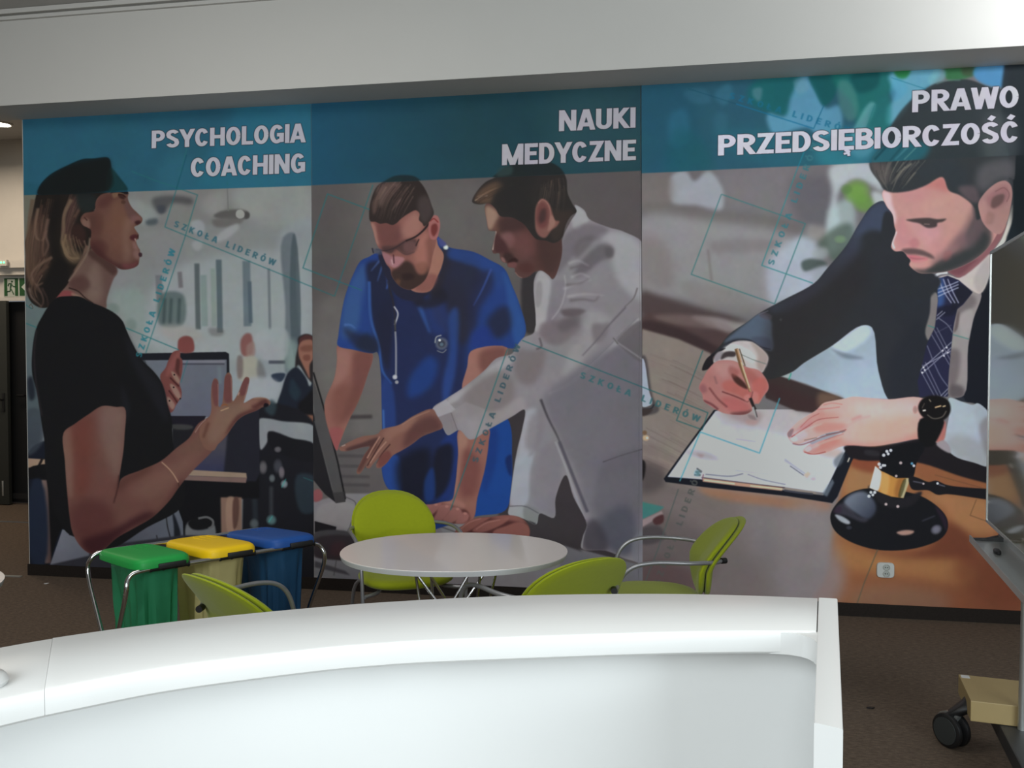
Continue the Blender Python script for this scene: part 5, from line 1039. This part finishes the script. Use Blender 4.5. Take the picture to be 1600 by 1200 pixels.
# ------------------------------------------------------------- reception desk in the foreground
OUT = [(-1.36, .62), (-1.27, .82), (-1.165, .99), (-1.025, 1.177), (-.927, 1.273), (-.807, 1.362), (-.668, 1.445), (-.514, 1.523), (-.288, 1.607), (-.049, 1.664), (.132, 1.687), (.2815, 1.692)]
INN = [(-1.10, .52), (-1.04, .72), (-.965, .86), (-.867, .994), (-.799, 1.068), (-.706, 1.152), (-.547, 1.251), (-.455, 1.296), (-.344, 1.337), (-.042, 1.425), (.115, 1.463), (.2460, 1.486)]
desk = thing('reception_desk', 'white curved reception desk with a raised ledge in the foreground', 'desk')
def path2(p, n=6): return [(v.x, v.y) for v in smooth_path([(x, y, 0) for x, y in p], n)]
po, pi = path2(OUT), path2(INN)
def band(bm, A, Bq, z0, z1, bev=.004):
    rings = []
    for (ax, ay), (bx, by) in zip(A, Bq):
        dx, dy = bx - ax, by - ay; L_ = math.hypot(dx, dy); dx, dy = dx / L_ * bev, dy / L_ * bev
        rings.append([(ax, ay, z0 + bev), (ax, ay, z1 - bev), (ax + dx*.3, ay + dy*.3, z1 - bev*.3), (ax + dx, ay + dy, z1), (bx - dx, by - dy, z1), (bx - dx*.3, by - dy*.3, z1 - bev*.3), (bx, by, z1 - bev), (bx, by, z0 + bev), (bx - dx, by - dy, z0), (ax + dx, ay + dy, z0)])
    return loft(bm, rings)
lerp = lambda a, b, k: (a[0] + (b[0] - a[0]) * k, a[1] + (b[1] - a[1]) * k)
seam = 21     # joint between the two ledge pieces
bm = new(); band(bm, po[seam:], pi[seam:], 1.060, 1.10); mesh('counter_ledge', bm, M_desk, desk)
bm = new(); band(bm, po[:seam] + [lerp(po[seam - 1], po[seam], .972)], pi[:seam] + [lerp(pi[seam - 1], pi[seam], .972)], 1.060, 1.0992); o = mesh('counter_ledge', bm, M_desk, desk)
ia = [lerp(a, b, .45) for a, b in zip(po, pi)]; ib = [lerp(a, b, .57) for a, b in zip(po, pi)]
bm = new(); band(bm, ia, ib, .0, 1.060, .001); mesh('inner_panel', bm, M_desk, desk)
oa = [lerp(a, b, .06) for a, b in zip(po, pi)]; ob = [lerp(a, b, .20) for a, b in zip(po, pi)]
bm = new(); band(bm, oa, ob, .0, 1.060, .001); mesh('front_panel', bm, M_desk, desk)
bm = new(); A = [(.283, 1.690), (.181, 1.104)]; Bq = [(.3165, 1.688), (.2125, 1.090)]
band(bm, [lerp(A[0], A[1], k / 4) for k in range(5)], [lerp(Bq[0], Bq[1], k / 4) for k in range(5)], 0, 1.101, .002); mesh('end_panel', bm, M_desk, desk)
# concave fillet where the ledge edge runs into the end panel
bm = new()
loft(bm, [[(.170, 1.4765, z), (.200, 1.4765, z), (.219, 1.4700, z), (.229, 1.4610, z), (.2355, 1.4480, z), (.2375, 1.4340, z), (.2375, 1.415, z), (.246, 1.415, z), (.2505, 1.488, z), (.185, 1.485, z)] for z in (1.0600, 1.0965)]); mesh('corner_fillet', bm, M_desk, desk)
o = tag(mesh('desk_puck', lathe(new(), [(.034, 0), (.036, .006), (.030, .014), (.014, .019), (.002, .020)], 28, Matrix.Translation((-.930, 1.030, 1.0995))), M_desk), 'small white domed object on the left end of the desk ledge', 'desk object')
# ------------------------------------------------------------- oval cafe tables
def make_table(label, loc, rz):
    t = thing('oval_table', label, 'table', loc, rz)
    pts = superell(.482, .372, 2.15, 72); rings = []
    bm = new(); loft(bm, [[(x*s, y*s, z) for x, y in pts] for s, z in ((.962, .710), (.985, .712), (.998, .729), (1, .733), (.9985, .735))]); o = mesh('tabletop', bm, [M_top, M_edge], t)
    for p in o.data.polygons:
        if p.center.z < .732 and abs(p.normal.z) < .999: p.material_index = 1
    for k in range(4):
        a0 = R_(45 + 90 * k); foot = Vector((.30 * math.cos(a0 + R_(128)), .25 * math.sin(a0 + R_(128)), .006)); bm = new()
        tops = [Vector((.225 * math.cos(a0 + d), .17 * math.sin(a0 + d), .709)) for d in (R_(-13), R_(13))]
        for p in tops: tube(bm, [p, foot], .0062, 8)
        tube(bm, [tops[0], tops[1]], .0062, 8)
        mesh('leg', bm, M_chrome, t)
    return t
make_table('white oval cafe table on thin chrome wire legs among lime chairs', (-.888, 3.56, 0), R_(YAW))
make_table('white oval cafe table of which only the edge shows at far left', (-2.84, 2.60, 0), R_(4))
# ------------------------------------------------------------- lime chairs
def pad(bm, rx, ry, th, fn, n=2.3, seg=40):
    """cushion: superellipse outline, rounded rim; fn maps (u, v, w) to a point"""
    pts = superell(rx, ry, n, seg); rings = []
    for s, w in ((.02, .5), (.45, .5), (.80, .48), (.93, .40), (.985, .22), (1, 0), (.985, -.22), (.93, -.40), (.80, -.48), (.45, -.5), (.02, -.5)):
        rings.append([fn(x * s, y * s, w * th) for x, y in pts])
    return loft(bm, rings)
def make_chair(label, loc, rz, lean=.50):
    t = thing('lime_chair', label, 'chair', loc, R_(rz), 'lime chairs around the oval table')
    def back(u, v, w):      # u across, v up, w towards the sitter
        y = -.215 - .10 * (v + .10) - lean * (max(v + .02, 0) + 1.6 * max(v + .02, 0) ** 2) + .55 * u * u + w
        return (u, y, .648 + v * .95)
    bm = new(); pad(bm, .222, .180, .036, lambda u, v, w: back(u, v, w + .018)); mesh('backrest', bm, M_lime, t)
    bm = new(); pad(bm, .227, .185, .028, lambda u, v, w: back(u, v, w - .013)); mesh('back_shell', bm, M_lime, t)
    bm = new(); pad(bm, .235, .225, .05, lambda u, v, w: (u, v + .02, .445 + w - .10 * (v < 0) * v * v), 2.6); mesh('seat', bm, M_lime, t)
    for s in (-1, 1):
        bm = new(); tube(bm, [(s*.165, -.268, .660), (s*.205, -.235, .662), (s*.262, -.12, .668), (s*.272, .03, .668), (s*.270, .13, .640), (s*.266, .185, .56), (s*.262, .205, .40), (s*.258, .22, .0)], .0095, 10, n=5); mesh('arm_leg', bm, M_grey, t)
        bm = new(); tube(bm, [(s*.150, -.29, .659), (s*.165, -.268, .660)], .013, 10); mesh('end_cap', bm, M_black, t)
        bm = new(); tube(bm, [(s*.255, .212, .405), (s*.16, .12, .405), (s*.17, -.10, .41), (s*.215, -.235, .33), (s*.222, -.30, .0)], .0095, 10, n=5); mesh('rear_leg', bm, M_grey, t)
    return t
make_chair('lime chair behind the oval table with its round back facing us', (-1.32, 4.24, 0), 212)
make_chair('lime chair at right front of the table, its padded back turned to us', (-.50, 3.42, 0), 42)
make_chair('lime chair seen side-on at the right end with grey arms showing', (-.04, 4.03, 0), 94)
make_chair('lime chair at left front of the table beside the yellow bag', (-1.36, 2.98, 0), -30)
# ------------------------------------------------------------- waste sorting stand
RA = R_(52.3); RK = Matrix.Translation((-2.035, 3.025, 0)) @ Matrix.Rotation(RA, 4, 'Z')
t = thing('waste_sorting_stand', 'chrome waste sorting stand with green, yellow and blue lids', 'waste stand', RK.translation, RA)
HZ, LN, DP = .722, .80, .46
def rail(y, yf): return [(-.02, yf, .0), (-.03, y + (yf - y) * .5, .36), (-.035, y, HZ - .10), (-.02, y, HZ - .02), (.04, y, HZ), (.2, y, HZ), (.4, y, HZ), (LN - .2, y, HZ), (LN - .05, y, HZ), (LN + .01, y, HZ - .02), (LN + .03, y, HZ - .10), (LN + .025, y + (yf - y) * .5, .36), (LN + .02, yf, 0)]
for y, yf in ((0, .30), (DP, .06)):
    bm = new(); tube(bm, rail(y, yf), .0095, 10, n=6); mesh('tube_frame', bm, M_chrome, t)
for i, (m_, nm) in enumerate(((M_green, 'green'), (M_yellow, 'yellow'), (M_blue, 'blue'))):
    x0 = .002 + i * .283; xc = x0 + .112
    bm = new(); pts = superell(.116, .256, 6, 56); 
    def lid(s, z, d=0): return [(xc + math.copysign(abs(x) - d * min(1, abs(x) / .03), x), DP * .5 + .002 + math.copysign(abs(y) - d * min(1, abs(y) / .03), y), HZ + z - .035 * (y / .25 + 1) / 2) for x, y in pts]
    loft(bm, [lid(1, .012, .012), lid(1, .006), lid(1, .026), lid(1, .036, .004), lid(1, .042, .011), lid(1, .0445, .022), lid(1, .0455, .05)])
    o = mesh('lid', bm, m_, t); o['label'] = nm + ' hinged plastic lid'
    bm = new()
    for k in range(3): tube(bm, [(xc - .005 + k * .032, .14, HZ + .030), (xc + k * .032, .27, HZ + .021), (xc + .005 + k * .032, .42, HZ + .011)], .0055, 6, n=3)
    mesh('lid_rib', bm, m_, o)
    bm = new(); box(bm, xc - .030, -.034, HZ + .002, xc + .078, -.008, HZ + .022, .003); mesh('hinge', bm, M_black, t)
    bm = new(); tube(bm, [(x0 + .06, 0, HZ), (x0 + .21, 0, HZ)], .0112, 10)
    for k in (.06, .11, .16, .21): tube(bm, [(x0 + k - .003, 0, HZ), (x0 + k + .003, 0, HZ)], .0135, 10)
    mesh('rail_clip', bm, M_black, t)
    # the liner hanging under the lid
    g = ('waste_bag', ('green translucent waste bag hanging under the green lid', 'pale yellow waste bag hanging under the yellow lid', 'blue translucent waste bag hanging under the blue lid')[i])
    bm = new(); R0 = random.Random(40 + i); ph = [R0.uniform(0, 6.28) for _ in range(6)]; rings = []
    for k in range(15):
        s = k / 14; z = HZ + .002 - s * (HZ - .10)
        sx, sy = (.100 - .016 * math.sin(s * 3.1), .205 - .075 * s ** .7) if s < .93 else ((.07, .09) if s < .98 else (.03, .05))
        amp = .010 * min(1, s * 3); rr = []
        for j in range(72):
            a = 2 * math.pi * j / 72; w = amp * (math.sin(9 * a + ph[0] + s) + .7 * math.sin(17 * a + ph[1] - s * 2) + .5 * math.sin(5 * a + ph[2] + 3 * s))
            c_, s_ = math.cos(a), math.sin(a); px_ = math.copysign(abs(c_) ** .6, c_) * sx; py_ = math.copysign(abs(s_) ** .6, s_) * sy
            rr.append(Vector((xc + px_ + w * c_ + .012 * s * math.sin(ph[3]), DP * .5 - .006 + py_ + w * s_, z)))
        rings.append([RK @ v for v in rr])
    loft(bm, rings, cap=False)
    bg = mesh(g[0], bm, (bag_mat('green_film', (.08, .50, .25), .36), bag_mat('yellow_film', (.86, .76, .36), .20), bag_mat('blue_film', (.05, .17, .34), .38))[i]); tag(bg, g[1], 'waste bag', 'liner bags on the waste stand')
# ------------------------------------------------------------- mobile whiteboard at the right edge
bx = Vector((1.224, 3.610, 0)); bdir = Vector((-.155, -.988, 0)).normalized(); rz = math.atan2(bdir.y, bdir.x)
t = thing('mobile_whiteboard', 'glossy mobile whiteboard with silver tray and wooden foot at right edge', 'whiteboard', bx, rz)
# local: x runs along the board towards us, y points to the far side of the board
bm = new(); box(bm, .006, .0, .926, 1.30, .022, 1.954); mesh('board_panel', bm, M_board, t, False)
bm = new(); box(bm, 0, -.003, .918, 1.31, .026, .928); box(bm, 0, -.003, 1.952, 1.31, .026, 1.962); box(bm, 0, -.003, .918, .007, .026, 1.962); box(bm, 1.303, -.003, .918, 1.31, .026, 1.962); mesh('board_frame', bm, M_alu, t, False)
bm = new(); loft(bm, [[(x, -.088, .872), (x, -.088, .896), (x, -.084, .896), (x, -.083, .877), (x, .024, .877), (x, .024, .926), (x, .028, .926), (x, .028, .872)] for x in (.185, 1.20)]); mesh('pen_tray', bm, M_alu, t, False)
bm = new(); loft(bm, [[(x, -.080, .873), (x, -.080, .881), (x, -.03, .884), (x, .010, .896), (x, .026, .916), (x, .026, .873)] for x in (.155, .186)]); mesh('tray_end_cap', bm, M_black, t, False)
bm = new(); tube(bm, [(.078, .115, .14), (.078, .115, .80), (.078, .05, .90), (.078, .037, 1.0), (.078, .037, 1.7)], .014, 12); mesh('post', bm, M_alu, t)
bm = new(); box(bm, -.235, -.055, .152, .062, .180, .232, .003); wf = mesh('wooden_foot', bm, M_wood, t, False)
bm = new(); box(bm, -.226, -.049, .2322, -.194, -.017, .2330); o = mesh('sticker', bm, M_paper, wf)
bm = new(); box(bm, -.20, .045, .085, 1.15, .185, .150, .006); mesh('floor_beam', bm, M_steel, t, False)
cst = bpy.data.objects.new('castor', None); col.objects.link(cst); cst.parent = t; cst.location = (-.045, -.105, .068)
W = Matrix.Rotation(R_(40) - rz * 0, 4, 'Z')
for k in (-1, 1):
    bm = new(); MM = W @ Matrix.Translation((0, k * .022, 0)) @ Matrix.Rotation(R_(90), 4, 'X')
    lathe(bm, [(.0, -.013), (.056, -.013), (.066, -.008), (.068, 0), (.066, .008), (.056, .013), (.0, .013)], 32, MM); mesh('wheel', bm, M_black, cst)
    bm = new(); lathe(bm, [(.053, 0), (.053, .0035), (.0, .004)], 32, W @ Matrix.Translation((0, k * .0345, 0)) @ Matrix.Rotation(R_(-90 * k), 4, 'X')); mesh('hub_cap', bm, M_grey2, cst)
bm = new(); loft(bm, [[W @ Vector((r * math.cos(a), y, r * math.sin(a))) for a in [R_(d) for d in (60, 80, 105, 130, 155, 175)] for r in (.074,)] + [W @ Vector((.045 * math.cos(R_(d)), y, .045 * math.sin(R_(d)))) for d in (175, 120, 60)] for y in (-.011, .011)]); mesh('fork', bm, M_alu, cst)
bm = new(); loft(bm, [[(x * s + ox, y * s + oy, z) for x, y in superell(.030, .034, 4, 16)] for s, ox, oy, z in ((.7, 0, 0, .058), (.9, .004, .02, .075), (1.1, .0, .055, .100), (1.1, -.01, .075, .115), (.9, -.02, .085, .135))]); mesh('bracket', bm, M_black, cst)
o = tag(mesh('oval_piece', loft(new(), [[t.matrix_world @ Vector((0, 0, 0)) * 0 + Vector((x * s, y * s, z)) for x, y in superell(.034, .011, 2.2, 20)] for s, z in ((.85, 0), (1, .004), (1, .010), (.7, .014))]), M_black), 'small black oval piece lying in the silver whiteboard tray', 'oval_piece')  # plain black oval in the tray, its use is not identified
o.location = bx + bdir * .40 + Vector((-bdir.y, bdir.x, 0)) * -.035 + Vector((0, 0, .877)); o.rotation_euler = (0, 0, rz)
# ------------------------------------------------------------- litter on the carpet
o = tag(mesh('paper_scrap', loft(new(), [[(-.016, -.006, z), (.004, -.010, z), (.017, .002, z + .004), (-.004, .009, z)] for z in (0, .003)]), M_paper, None, False), 'tiny white paper scrap on the carpet by the mural left end', 'litter'); o.location = (-4.20, 5.25, .001)
o = tag(mesh('dark_scrap', loft(new(), [[(-.018, -.004, z), (.006, -.008, z), (.018, .003, z), (-.006, .008, z)] for z in (0, .005)]), M_black, None, False), 'tiny black scrap on the carpet beside the reception desk end', 'litter'); o.location = (.896, 4.009, .001)
